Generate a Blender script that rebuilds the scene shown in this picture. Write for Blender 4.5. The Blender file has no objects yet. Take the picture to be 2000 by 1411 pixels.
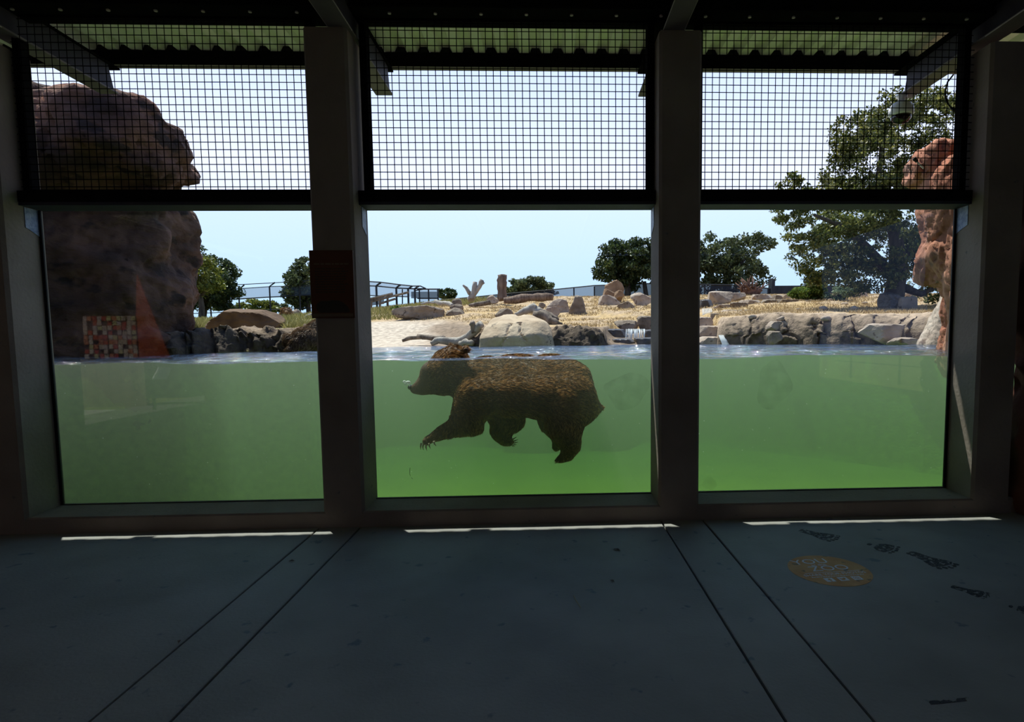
import bpy, bmesh, math, random
import numpy as np
from mathutils import Vector, Matrix, noise
random.seed(7); rng = np.random.default_rng(7)
S = bpy.context.scene
COL = S.collection
# ------------------------------------------------------------------ camera
CAM = np.array([0.2545, -4.1608, 1.3352]); FPX, CX, CY = 1150.0, 1111.33, 750.38
def _rot(yaw, pitch, roll):
    cy, sy, cp, sp, cr, sr = math.cos(yaw), math.sin(yaw), math.cos(pitch), math.sin(pitch), math.cos(roll), math.sin(roll)
    f = np.array([sy*cp, cy*cp, sp]); r = np.array([cy, -sy, 0.]); u = np.cross(r, f)
    return np.stack([cr*r+sr*u, -sr*r+cr*u, f])
RC = _rot(.0372, -.0793, -.0098)
cd = bpy.data.cameras.new('camera'); cam = bpy.data.objects.new('camera', cd); COL.objects.link(cam)
cd.sensor_width = 36; cd.lens = FPX*36/2000; cd.shift_x = (1000-CX)/2000; cd.shift_y = (CY-705.5)/2000
cd.clip_start = .05; cd.clip_end = 400
m = Matrix.Identity(4)
for i in range(3):
    m[i][0], m[i][1], m[i][2], m[i][3] = RC[0][i], RC[1][i], -RC[2][i], CAM[i]
cam.matrix_world = m
S.camera = cam
# ------------------------------------------------------------------ view, sun, sky
S.view_settings.view_transform = 'Standard'; S.view_settings.look = 'None'
S.view_settings.gamma = 1; S.view_settings.use_curve_mapping = False
S.view_settings.exposure = 0.0
SUNV = Vector((-.72, 1.0, 2.8)).normalized()
sl = bpy.data.lights.new('sun', 'SUN'); sl.energy = 7.2; sl.angle = .009; sl.color = (1.0, .95, .86)
sun = bpy.data.objects.new('sun', sl); COL.objects.link(sun)
sun.rotation_euler = SUNV.to_track_quat('Z', 'Y').to_euler(); sun.location = (-8, 12, 30)
W = bpy.data.worlds.new('World'); S.world = W; W.use_nodes = True
nt = W.node_tree; nt.nodes.clear()
def N(nt, t, **kw):
    n = nt.nodes.new(t)
    for k, v in kw.items():
        if k.startswith('i_'): n.inputs[k[2:].replace('_', ' ')].default_value = v
        elif k.startswith('n_'): n.inputs[int(k[2:])].default_value = v
        else: setattr(n, k, v)
    return n
tc = N(nt, 'ShaderNodeTexCoord'); sx = N(nt, 'ShaderNodeSeparateXYZ'); nt.links.new(tc.outputs['Generated'], sx.inputs[0])
ra = N(nt, 'ShaderNodeValToRGB'); nt.links.new(sx.outputs['Z'], ra.inputs[0])
e = ra.color_ramp.elements
e[0].position = 0.0; e[0].color = (.68, .91, 1.22, 1); e[1].position = 1.0; e[1].color = (.05, .12, .34, 1)
for p, c in ((.06, (.72, .93, 1.25, 1)), (.25, (.95, 1.04, 1.36, 1)), (.42, (.72, .90, 1.36, 1)), (.62, (.11, .25, .62, 1))):
    q = e.new(p); q.color = c
# the sky is bright and pale on the sun's side, deep blue and darker opposite to it
dp = N(nt, 'ShaderNodeVectorMath', operation='DOT_PRODUCT'); nt.links.new(tc.outputs['Generated'], dp.inputs[0]); dp.inputs[1].default_value = SUNV
mr = N(nt, 'ShaderNodeMapRange', interpolation_type='SMOOTHSTEP'); mr.inputs[1].default_value = -.45; mr.inputs[2].default_value = .30; mr.inputs[3].default_value = 0.0; mr.inputs[4].default_value = 1.0
nt.links.new(dp.outputs['Value'], mr.inputs[0])
mx = N(nt, 'ShaderNodeMix', data_type='RGBA'); mx.inputs[6].default_value = (.105, .195, .50, 1)
nt.links.new(mr.outputs[0], mx.inputs[0]); nt.links.new(ra.outputs[0], mx.inputs[7])
bg = N(nt, 'ShaderNodeBackground'); bg.inputs[1].default_value = 1.0
wo = N(nt, 'ShaderNodeOutputWorld'); nt.links.new(mx.outputs[2], bg.inputs[0]); nt.links.new(bg.outputs[0], wo.inputs[0])
C = S.cycles
C.use_denoising = True
C.max_bounces = 10; C.diffuse_bounces = 4; C.glossy_bounces = 3; C.transmission_bounces = 4; C.volume_bounces = 3; C.transparent_max_bounces = 16
C.caustics_reflective = True; C.blur_glossy = 1.0; C.caustics_refractive = False
C.sample_clamp_indirect = 4.0; C.sample_clamp_direct = 0.0
try: C.use_light_tree = True
except Exception: pass
# ------------------------------------------------------------------ pixel helpers (2000 x 1411 frame)
def ray(u, v): return np.array([(u-CX)/FPX, -(v-CY)/FPX, 1.]) @ RC
def at(u, v, Y):
    d = ray(u, v); return CAM + d*(Y-CAM[1])/d[1]
def atz(u, v, Z):
    d = ray(u, v); return CAM + d*(Z-CAM[2])/d[2]
def ppm(Y): return FPX/(Y-CAM[1])      # pixels per metre at that depth
# ------------------------------------------------------------------ structure constants
XL, A1, B1, A2, B2, XR = -3.381, -1.346, -1.057, 1.051, 1.346, 3.384
G = .295; ZS = .113; ZGB = .124; ZGT = 2.278; ZHT = 2.38; ZMT = 3.55; ZP = 3.414; ZW = 1.165; YE = 1.16; ZR = 3.78
# ------------------------------------------------------------------ materials
def newmat(name):
    M = bpy.data.materials.new(name); M.use_nodes = True; M.node_tree.nodes.clear(); return M, M.node_tree
def out(nt, sh, vol=None):
    o = N(nt, 'ShaderNodeOutputMaterial')
    if sh is not None: nt.links.new(sh, o.inputs['Surface'])
    if vol is not None: nt.links.new(vol, o.inputs['Volume'])
def noise_mix(nt, c1, c2, scale, detail=5, lo=.35, hi=.65, coord='Object', stretch=None):
    t = N(nt, 'ShaderNodeTexCoord'); v = t.outputs[coord]
    if stretch:
        mp = N(nt, 'ShaderNodeMapping'); mp.inputs['Scale'].default_value = stretch; nt.links.new(v, mp.inputs[0]); v = mp.outputs[0]
    n = N(nt, 'ShaderNodeTexNoise'); n.inputs['Scale'].default_value = scale; n.inputs['Detail'].default_value = detail; nt.links.new(v, n.inputs['Vector'])
    r = N(nt, 'ShaderNodeValToRGB'); r.color_ramp.elements[0].position = lo; r.color_ramp.elements[1].position = hi
    r.color_ramp.elements[0].color = (*c1, 1); r.color_ramp.elements[1].color = (*c2, 1)
    nt.links.new(n.outputs[0], r.inputs[0])
    return r.outputs[0], n.outputs[0], v
def surf(name, c1, c2, scale=4, rough=.8, bump=.3, bscale=None, stretch=None, metal=0, spec=.3, coord='Object', speck=None, lo=.35, hi=.65, bdist=.02):
    M, nt = newmat(name)
    col, f, v = noise_mix(nt, c1, c2, scale, coord=coord, stretch=stretch, lo=lo, hi=hi)
    b = N(nt, 'ShaderNodeBsdfPrincipled'); b.inputs['Roughness'].default_value = rough; b.inputs['Metallic'].default_value = metal
    b.inputs['Specular IOR Level'].default_value = spec
    if speck:   # worn darker or paler spots of their own
        n2 = N(nt, 'ShaderNodeTexNoise'); n2.inputs['Scale'].default_value = speck[1]; n2.inputs['Detail'].default_value = 3; nt.links.new(v, n2.inputs['Vector'])
        r2 = N(nt, 'ShaderNodeValToRGB'); r2.color_ramp.elements[0].position = speck[2]; r2.color_ramp.elements[1].position = speck[2]+.06
        nt.links.new(n2.outputs[0], r2.inputs[0])
        mm = N(nt, 'ShaderNodeMix', data_type='RGBA'); mm.inputs[7].default_value = (*speck[0], 1)
        nt.links.new(r2.outputs[0], mm.inputs[0]); nt.links.new(col, mm.inputs[6]); col = mm.outputs[2]
    nt.links.new(col, b.inputs['Base Color'])
    if bump:
        nb = N(nt, 'ShaderNodeTexNoise'); nb.inputs['Scale'].default_value = bscale or scale*5; nb.inputs['Detail'].default_value = 6; nt.links.new(v, nb.inputs['Vector'])
        bp = N(nt, 'ShaderNodeBump'); bp.inputs['Strength'].default_value = bump; bp.inputs['Distance'].default_value = bdist
        nt.links.new(nb.outputs[0], bp.inputs['Height']); nt.links.new(bp.outputs[0], b.inputs['Normal'])
    out(nt, b.outputs[0]); return M
def leafmat(name, c1, c2, c3, transl=.35, gloss=.25):
    M, nt = newmat(name)
    g = N(nt, 'ShaderNodeNewGeometry'); r = N(nt, 'ShaderNodeValToRGB')
    e = r.color_ramp.elements; e[0].color = (*c1, 1); e[1].color = (*c3, 1); q = e.new(.5); q.color = (*c2, 1)
    nt.links.new(g.outputs['Random Per Island'], r.inputs[0])
    b = N(nt, 'ShaderNodeBsdfPrincipled'); b.inputs['Roughness'].default_value = .45; b.inputs['Specular IOR Level'].default_value = gloss
    nt.links.new(r.outputs[0], b.inputs['Base Color'])
    t = N(nt, 'ShaderNodeBsdfTranslucent'); nt.links.new(r.outputs[0], t.inputs[0])
    x = N(nt, 'ShaderNodeMixShader'); x.inputs[0].default_value = transl
    nt.links.new(b.outputs[0], x.inputs[1]); nt.links.new(t.outputs[0], x.inputs[2]); out(nt, x.outputs[0]); return M
M = {}
M['floor'] = surf('floor concrete', (.215, .205, .185), (.29, .28, .255), 1.6, .6, .12, 60, spec=.35, speck=((.12, .14, .16), 9, .66))
M['concrete'] = surf('cast concrete', (.20, .158, .128), (.27, .22, .182), 1.8, .85, .2, 40, speck=((.14, .13, .12), 14, .70))
M['steel'] = surf('black painted steel', (.008, .008, .009), (.013, .012, .012), 6, .7, .05, 60, spec=0)
M['edge'] = surf('galvanised edge', (.42, .38, .36), (.55, .5, .48), 6, .5, .05, 60)
M['purlin'] = surf('grey purple primer', (.035, .033, .046), (.05, .047, .065), 3, .6, .05, 40, spec=.15)
M['sheet'] = surf('pale painted sheet metal', (.76, .72, .64), (.86, .82, .75), 1.2, .38, .03, 40, spec=.5)
M['flange'] = surf('lit grey purple primer', (.15, .13, .135), (.20, .175, .18), 3, .6, .05, 40, spec=.15)  # rafter paint lightened for undersides, as if lit by the water below
M['joint'] = surf('dark joint', (.02, .02, .02), (.03, .03, .03), 5, .9, 0)
M['rubber'] = surf('black rubber', (.01, .01, .01), (.015, .015, .015), 5, .7, 0)
M['blueplate'] = surf('blue grey sealant plate', (.20, .26, .42), (.38, .44, .60), 30, .4, .5, 60)
M['wallrock'] = surf('dark red cast rock', (.10, .035, .02), (.17, .07, .04), 2.2, .9, .6, 12)
M['white'] = surf('white enamel', (.75, .75, .76), (.82, .82, .82), 5, .35, 0)
M['dome'] = surf('smoked dome plastic', (.01, .008, .01), (.03, .012, .012), 5, .08, 0, spec=.6)
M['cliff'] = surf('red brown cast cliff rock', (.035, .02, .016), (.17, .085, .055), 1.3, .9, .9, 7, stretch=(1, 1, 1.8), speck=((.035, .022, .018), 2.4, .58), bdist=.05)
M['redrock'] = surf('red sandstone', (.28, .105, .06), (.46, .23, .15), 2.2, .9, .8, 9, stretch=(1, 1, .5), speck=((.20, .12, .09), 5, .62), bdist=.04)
M['boulder'] = surf('pale tan boulder', (.36, .26, .17), (.52, .40, .275), 2.5, .9, .6, 14, speck=((.22, .17, .12), 6, .64), bdist=.03)
M['brownrock'] = surf('brown boulder', (.155, .115, .085), (.32, .25, .19), 3, .9, .8, 14, speck=((.10, .07, .05), 7, .62), bdist=.04)
M['pinkrock'] = surf('pinkish slab rock', (.29, .215, .165), (.47, .375, .30), 3, .9, .7, 14, speck=((.2, .14, .11), 7, .63), bdist=.03)
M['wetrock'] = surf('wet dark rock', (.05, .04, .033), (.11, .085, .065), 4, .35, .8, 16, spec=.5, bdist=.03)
M['orangerock'] = surf('orange brown boulder', (.23, .135, .075), (.36, .235, .145), 3, .9, .7, 14, bdist=.03)
M['umberrock'] = surf('dark umber boulder', (.10, .055, .03), (.20, .12, .07), 3, .9, .7, 14, bdist=.03)
M['wood'] = surf('bleached driftwood', (.27, .23, .19), (.44, .39, .33), 6, .85, .8, 26, stretch=(1, 1, .3), bdist=.02)
M['darkwood'] = surf('dark weathered wood', (.10, .075, .055), (.26, .2, .155), 7, .9, .9, 26, stretch=(1, 1, .3), bdist=.02)
M['stump'] = surf('brown bark stump', (.14, .088, .062), (.28, .195, .145), 6, .9, .9, 22, stretch=(2, 2, .3), bdist=.03)
M['rootwood'] = surf('red brown root wood', (.085, .04, .028), (.19, .10, .07), 8, .9, .6, 22)
M['bark'] = surf('grey oak bark', (.05, .04, .032), (.11, .09, .07), 8, .95, .9, 24, stretch=(2, 2, .4), bdist=.02)
M['fence'] = surf('black fence steel', (.015, .017, .022), (.03, .033, .04), 6, .5, 0)
M['oakleaf'] = leafmat('oak leaves', (.03, .045, .010), (.08, .105, .022), (.27, .27, .075), .45, .5)
M['darkleaf'] = leafmat('dark evergreen leaves', (.012, .024, .008), (.035, .055, .016), (.08, .10, .03))
M['yellowleaf'] = leafmat('yellow green leaves', (.05, .075, .012), (.14, .16, .025), (.26, .25, .05))
M['pineleaf'] = leafmat('grey green leaves', (.035, .05, .02), (.08, .10, .04), (.15, .17, .07))
M['shrubleaf'] = leafmat('bright shrub leaves', (.05, .09, .012), (.12, .18, .03), (.22, .28, .06))
M['sageleaf'] = leafmat('sage leaves', (.12, .17, .09), (.2, .26, .15), (.3, .35, .24))
M['drygrass'] = leafmat('dry golden grass', (.28, .19, .09), (.44, .32, .17), (.62, .48, .29), .25, .1)
M['greengrass'] = leafmat('olive grass', (.13, .13, .035), (.24, .22, .075), (.40, .34, .14), .3, .1)
M['sign'] = surf('brown sign panel', (.085, .027, .010), (.10, .032, .012), 4, .6, 0)
M['signtext'] = surf('faded sign print', (.03, .022, .016), (.035, .026, .018), 4, .6, 0)
M['signpale'] = surf('pale sign print', (.13, .085, .055), (.15, .10, .065), 4, .6, 0)
M['claw'] = surf('pale horn claw', (.30, .24, .16), (.42, .34, .24), 20, .4, 0, spec=.5)
M['nose'] = surf('wet black nose', (.008, .007, .007), (.015, .013, .012), 10, .3, 0, spec=.6)
M['decaltext'] = surf('worn white floor print', (.82, .84, .85), (.9, .9, .9), 18, .7, 0)
M['tan'] = surf('tan wooden wall', (.30, .22, .13), (.42, .32, .2), 2, .85, .3, 20, stretch=(6, 6, .4))
M['orange'] = surf('orange painted panel', (.55, .09, .025), (.62, .12, .035), 2, .6, 0)
M['grassmat'] = surf('mown lawn', (.20, .24, .06), (.32, .33, .11), 3, .95, .6, 60)
M['path'] = surf('sunlit concrete path', (.5, .48, .43), (.6, .57, .52), 2, .9, .2, 40)
M['sky_blocker'] = surf('dark blocker box', (.03, .022, .018), (.05, .038, .03), 2, .9, .3, 20, stretch=(6, 6, .4))
def ramp_decal(name, c1, c2, thr, scale, keep):
    # print worn away in patches: noise decides where the paint is left
    M_, nt = newmat(name)
    col, f, v = noise_mix(nt, c1, c2, 12)
    n = N(nt, 'ShaderNodeTexNoise'); n.inputs['Scale'].default_value = scale; n.inputs['Detail'].default_value = 6; nt.links.new(v, n.inputs['Vector'])
    r = N(nt, 'ShaderNodeMapRange'); w_ = .2 if keep < .3 else .05; r.inputs[1].default_value = thr-w_; r.inputs[2].default_value = thr+w_; r.inputs[4].default_value = keep
    nt.links.new(n.outputs[0], r.inputs[0])
    b = N(nt, 'ShaderNodeBsdfPrincipled'); b.inputs['Roughness'].default_value = .7; nt.links.new(col, b.inputs['Base Color'])
    t = N(nt, 'ShaderNodeBsdfTransparent'); x = N(nt, 'ShaderNodeMixShader')
    nt.links.new(r.outputs[0], x.inputs[0]); nt.links.new(t.outputs[0], x.inputs[1]); nt.links.new(b.outputs[0], x.inputs[2]); out(nt, x.outputs[0]); return M_
M['paw'] = ramp_decal('worn dark paw print', (.02, .02, .022), (.05, .05, .055), .47, 38, .9)
M['stain'] = ramp_decal('dark scuff', (.02, .02, .022), (.04, .04, .045), .5, 30, .9)
M['decal'] = surf('worn orange floor sticker', (.66, .33, .12), (.76, .45, .18), 9, .75, .05, 40, speck=((.26, .2, .1), 16, .62))
M['algae'] = ramp_decal('algae film', (.16, .14, .02), (.22, .18, .03), .55, 9, .09)
# glass
def glassmat():
    M_, nt = newmat('laminated glass')
    t = N(nt, 'ShaderNodeBsdfTransparent'); t.inputs[0].default_value = (.93, .985, .99, 1)
    g = N(nt, 'ShaderNodeBsdfGlossy'); g.inputs['Roughness'].default_value = 0.0
    f = N(nt, 'ShaderNodeFresnel'); f.inputs[0].default_value = 1.5
    gg = N(nt, 'ShaderNodeNewGeometry'); mm = N(nt, 'ShaderNodeMath', operation='SUBTRACT'); mm.inputs[0].default_value = 1.0
    nt.links.new(gg.outputs['Backfacing'], mm.inputs[1])
    ml = N(nt, 'ShaderNodeMath', operation='MULTIPLY'); nt.links.new(f.outputs[0], ml.inputs[0]); nt.links.new(mm.outputs[0], ml.inputs[1])
    x = N(nt, 'ShaderNodeMixShader'); nt.links.new(ml.outputs[0], x.inputs[0]); nt.links.new(t.outputs[0], x.inputs[1]); nt.links.new(g.outputs[0], x.inputs[2])
    out(nt, x.outputs[0]); return M_
M['glass'] = glassmat()
def watermat():
    M_, nt = newmat('green pool water')
    tcn = N(nt, 'ShaderNodeTexCoord')
    mp = N(nt, 'ShaderNodeMapping'); mp.inputs['Scale'].default_value = (1.0, 1.6, 1.0); nt.links.new(tcn.outputs['Object'], mp.inputs[0])
    n1 = N(nt, 'ShaderNodeTexNoise'); n1.inputs['Scale'].default_value = 4.5; n1.inputs['Detail'].default_value = 6; nt.links.new(mp.outputs[0], n1.inputs['Vector'])
    bp = N(nt, 'ShaderNodeBump'); bp.inputs['Strength'].default_value = .9; bp.inputs['Distance'].default_value = .19; n3 = N(nt, 'ShaderNodeTexNoise'); n3.inputs['Scale'].default_value = 26; n3.inputs['Detail'].default_value = 3; nt.links.new(mp.outputs[0], n3.inputs['Vector'])
    hs = N(nt, 'ShaderNodeMath', operation='MULTIPLY_ADD'); hs.inputs[1].default_value = .16; nt.links.new(n3.outputs[0], hs.inputs[0]); nt.links.new(n1.outputs[0], hs.inputs[2]); nt.links.new(hs.outputs[0], bp.inputs['Height'])
    f = N(nt, 'ShaderNodeFresnel'); f.inputs[0].default_value = 1.33; bp2 = N(nt, 'ShaderNodeBump'); bp2.inputs['Strength'].default_value = .12; bp2.inputs['Distance'].default_value = .05; nt.links.new(n1.outputs[0], bp2.inputs['Height']); nt.links.new(bp2.outputs[0], f.inputs['Normal'])
    g = N(nt, 'ShaderNodeBsdfGlossy'); g.inputs['Roughness'].default_value = .04; nt.links.new(bp.outputs[0], g.inputs['Normal'])
    t = N(nt, 'ShaderNodeBsdfTransparent')
    geo = N(nt, 'ShaderNodeNewGeometry'); sp = N(nt, 'ShaderNodeSeparateXYZ'); nt.links.new(geo.outputs['True Normal'], sp.inputs[0])
    up = N(nt, 'ShaderNodeMath', operation='GREATER_THAN'); up.inputs[1].default_value = .5; nt.links.new(sp.outputs['Z'], up.inputs[0])
    nb = N(nt, 'ShaderNodeMath', operation='SUBTRACT'); nb.inputs[0].default_value = 1.0; nt.links.new(geo.outputs['Backfacing'], nb.inputs[1])
    a = N(nt, 'ShaderNodeMath', operation='MULTIPLY'); nt.links.new(up.outputs[0], a.inputs[0]); nt.links.new(nb.outputs[0], a.inputs[1])
    b = N(nt, 'ShaderNodeMath', operation='MULTIPLY'); nt.links.new(a.outputs[0], b.inputs[0]); nt.links.new(f.outputs[0], b.inputs[1])
    # the upright faces turn steep light back, as a water-glass boundary does beyond its critical angle
    dt = N(nt, 'ShaderNodeVectorMath', operation='DOT_PRODUCT'); nt.links.new(geo.outputs['Incoming'], dt.inputs[0]); nt.links.new(geo.outputs['True Normal'], dt.inputs[1])
    ab = N(nt, 'ShaderNodeMath', operation='ABSOLUTE'); nt.links.new(dt.outputs['Value'], ab.inputs[0])
    cr = N(nt, 'ShaderNodeMapRange', interpolation_type='SMOOTHSTEP'); cr.inputs[1].default_value = .34; cr.inputs[2].default_value = .46; cr.inputs[3].default_value = 1.0; cr.inputs[4].default_value = 0.0; nt.links.new(ab.outputs[0], cr.inputs[0])
    sz = N(nt, 'ShaderNodeMath', operation='ABSOLUTE'); nt.links.new(sp.outputs['Z'], sz.inputs[0])
    sd = N(nt, 'ShaderNodeMath', operation='LESS_THAN'); sd.inputs[1].default_value = .5; nt.links.new(sz.outputs[0], sd.inputs[0])
    ms = N(nt, 'ShaderNodeMath', operation='MULTIPLY'); nt.links.new(cr.outputs[0], ms.inputs[0]); nt.links.new(sd.outputs[0], ms.inputs[1])
    fa = N(nt, 'ShaderNodeMath', operation='MAXIMUM'); nt.links.new(b.outputs[0], fa.inputs[0]); nt.links.new(ms.outputs[0], fa.inputs[1])
    x = N(nt, 'ShaderNodeMixShader'); nt.links.new(fa.outputs[0], x.inputs[0]); nt.links.new(t.outputs[0], x.inputs[1]); nt.links.new(g.outputs[0], x.inputs[2])
    vs = N(nt, 'ShaderNodeVolumeScatter'); vs.inputs['Color'].default_value = (.84, .88, .70, 1); vs.inputs['Density'].default_value = .135; vs.inputs['Anisotropy'].default_value = .15
    va = N(nt, 'ShaderNodeVolumeAbsorption'); va.inputs['Color'].default_value = (.17, .47, .14, 1); va.inputs['Density'].default_value = .54
    ad = N(nt, 'ShaderNodeAddShader'); nt.links.new(vs.outputs[0], ad.inputs[0]); nt.links.new(va.outputs[0], ad.inputs[1])
    out(nt, x.outputs[0], ad.outputs[0]); return M_
M['water'] = watermat()
def screenmat(name, col, op):
    M_, nt = newmat(name)
    d = N(nt, 'ShaderNodeBsdfDiffuse'); d.inputs[0].default_value = (*col, 1); t = N(nt, 'ShaderNodeBsdfTransparent'); x = N(nt, 'ShaderNodeMixShader')
    x.inputs[0].default_value = op; nt.links.new(t.outputs[0], x.inputs[1]); nt.links.new(d.outputs[0], x.inputs[2]); out(nt, x.outputs[0]); return M_
M['screen'] = screenmat('fine grey wind screen', (.10, .13, .18), .42)
M['darkscreen'] = screenmat('dense black wind screen', (.03, .035, .05), .86)
M['midscreen'] = screenmat('worn blue grey wind screen', (.10, .13, .2), .66)
M['fallwater'] = screenmat('falling white water', (.85, .88, .9), .55)
M['bubble'] = screenmat('silvery air bubble', (.9, .92, .92), .6)
def furmat(name, c1, c2, c3, rough=.55):
    M_, nt = newmat(name)
    g = N(nt, 'ShaderNodeNewGeometry'); r = N(nt, 'ShaderNodeValToRGB'); e = r.color_ramp.elements
    e[0].color = (*c1, 1); e[1].color = (*c3, 1); q = e.new(.55); q.color = (*c2, 1)
    nt.links.new(g.outputs['Random Per Island'], r.inputs[0])
    b = N(nt, 'ShaderNodeBsdfPrincipled'); b.inputs['Roughness'].default_value = rough; b.inputs['Specular IOR Level'].default_value = .35
    nt.links.new(r.outputs[0], b.inputs['Base Color'])
    t = N(nt, 'ShaderNodeBsdfTranslucent'); nt.links.new(r.outputs[0], t.inputs[0]); x = N(nt, 'ShaderNodeMixShader'); x.inputs[0].default_value = .2
    nt.links.new(b.outputs[0], x.inputs[1]); nt.links.new(t.outputs[0], x.inputs[2]); out(nt, x.outputs[0]); return M_
M['fur'] = furmat('golden brown fur', (.045, .019, .007), (.28, .13, .042), (.95, .58, .25))
M['wetfur'] = furmat('wet dark fur', (.05, .03, .02), (.14, .085, .05), (.42, .29, .18))
M['skin'] = surf('dark brown hide', (.05, .024, .012), (.12, .058, .026), 7, .7, .5, 40)
# ------------------------------------------------------------------ object helpers
def link(o, parent=None):
    COL.objects.link(o)
    if parent is not None: o.parent = parent
    return o
def tag(o, label=None, cat=None, group=None, kind=None):
    if label: o['label'] = label
    if cat: o['category'] = cat
    if group: o['group'] = group
    if kind: o['kind'] = kind
    return o
def mesh_from(name, V, F, mat, parent=None, smooth=False):
    me = bpy.data.meshes.new(name)
    me.from_pydata([tuple(map(float, v)) for v in V] if not isinstance(V, np.ndarray) else V.tolist(), [], F.tolist() if isinstance(F, np.ndarray) else F)
    if smooth: me.polygons.foreach_set('use_smooth', [True]*len(me.polygons))
    me.materials.append(M[mat] if isinstance(mat, str) else mat)
    me.update()
    return link(bpy.data.objects.new(name, me), parent)
def empty(name, loc=(0, 0, 0), label=None, cat=None, group=None, kind=None):
    o = bpy.data.objects.new(name, None); COL.objects.link(o); o.location = loc; o.empty_display_size = .1
    return tag(o, label, cat, group, kind)
def keep(o, parent):
    # parent without moving: children are written in world space
    o.parent = parent; o.matrix_parent_inverse = Matrix.Translation(Vector(parent.location)).inverted(); return o
class MB:
    def __init__(s): s.V = []; s.F = []
    def add(s, V, F):
        k = len(s.V); s.V += [tuple(map(float, v)) for v in V]; s.F += [tuple(i+k for i in f) for f in F]; return s
    def box(s, x0, x1, y0, y1, z0, z1):
        V = [(x, y, z) for z in (z0, z1) for y in (y0, y1) for x in (x0, x1)]
        return s.add(V, [(0, 2, 3, 1), (4, 5, 7, 6), (0, 1, 5, 4), (2, 6, 7, 3), (0, 4, 6, 2), (1, 3, 7, 5)])
    def bbox(s, x0, x1, y0, y1, z0, z1, b=.01):
        bm = bmesh.new(); bmesh.ops.create_cube(bm, size=1)
        for v in bm.verts: v.co = Vector(((x0+x1)/2+v.co.x*(x1-x0), (y0+y1)/2+v.co.y*(y1-y0), (z0+z1)/2+v.co.z*(z1-z0)))
        bmesh.ops.bevel(bm, geom=bm.edges[:], offset=b, segments=1, affect='EDGES')
        bm.verts.index_update(); V = [v.co[:] for v in bm.verts]; F = [[v.index for v in f.verts] for f in bm.faces]; bm.free(); return s.add(V, F)
    def tube(s, pts, rad, n=8, cap=True, jit=0.0):
        pts = [Vector(p) for p in pts]; R = rad if hasattr(rad, '__len__') else [rad]*len(pts)
        rings = []; u = None
        for i, p in enumerate(pts):
            t = (pts[min(i+1, len(pts)-1)]-pts[max(i-1, 0)]).normalized()
            if u is None:
                u = t.cross(Vector((0, 0, 1)));
                if u.length < .1: u = t.cross(Vector((1, 0, 0)))
            u = (u-t*u.dot(t)).normalized(); w = t.cross(u)
            rings.append([p+(u*math.cos(2*math.pi*k/n)+w*math.sin(2*math.pi*k/n))*R[i]*(1+(random.uniform(-jit, jit) if jit else 0)) for k in range(n)])
        V = [v[:] for r in rings for v in r]; F = []
        for i in range(len(rings)-1):
            for k in range(n): F.append((i*n+k, i*n+(k+1) % n, (i+1)*n+(k+1) % n, (i+1)*n+k))
        if cap: F.append(tuple(range(n-1, -1, -1))); F.append(tuple((len(rings)-1)*n+k for k in range(n)))
        return s.add(V, F)
    def lathe(s, prof, c, n=20):
        V = []; F = []
        for r, z in prof:
            for k in range(n): V.append((c[0]+r*math.cos(2*math.pi*k/n), c[1]+r*math.sin(2*math.pi*k/n), c[2]+z))
        for i in range(len(prof)-1):
            for k in range(n): F.append((i*n+k, i*n+(k+1) % n, (i+1)*n+(k+1) % n, (i+1)*n+k))
        F.append(tuple(range(n-1, -1, -1))); F.append(tuple((len(prof)-1)*n+k for k in range(n)))
        return s.add(V, F)
    def prism(s, poly, axis, a, b):
        # poly: 2-D outline, extruded along an axis from a to b
        def P(p, t): return {'x': (t, p[0], p[1]), 'y': (p[0], t, p[1]), 'z': (p[0], p[1], t)}[axis]
        n = len(poly); V = [P(p, a) for p in poly]+[P(p, b) for p in poly]
        F = [tuple(range(n)), tuple(range(2*n-1, n-1, -1))]+[(k, k+n, (k+1) % n+n, (k+1) % n) for k in range(n)]
        return s.add(V, F)
    def build(s, name, mat, parent=None, smooth=False):
        o = mesh_from(name, s.V, s.F, mat, None, smooth)
        bm = bmesh.new(); bm.from_mesh(o.data); bmesh.ops.recalc_face_normals(bm, faces=bm.faces[:]); bm.to_mesh(o.data); bm.free()
        if smooth: o.data.polygons.foreach_set('use_smooth', [True]*len(o.data.polygons))
        if parent is not None: keep(o, parent)
        return o
_ico = {}
def ico(sub):
    if sub not in _ico:
        bm = bmesh.new(); bmesh.ops.create_icosphere(bm, subdivisions=sub, radius=1)
        bm.verts.index_update(); _ico[sub] = (np.array([v.co[:] for v in bm.verts]), np.array([[v.index for v in f.verts] for f in bm.faces])); bm.free()
    return _ico[sub]
def fbm(P, scale, octv=4, seed=0):
    o = Vector((seed*17.3, seed*7.1, seed*3.7)); r = np.empty(len(P))
    for i, p in enumerate(P): r[i] = noise.fractal(Vector(p)*scale+o, .9, 2.0, octv)
    return r
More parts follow.
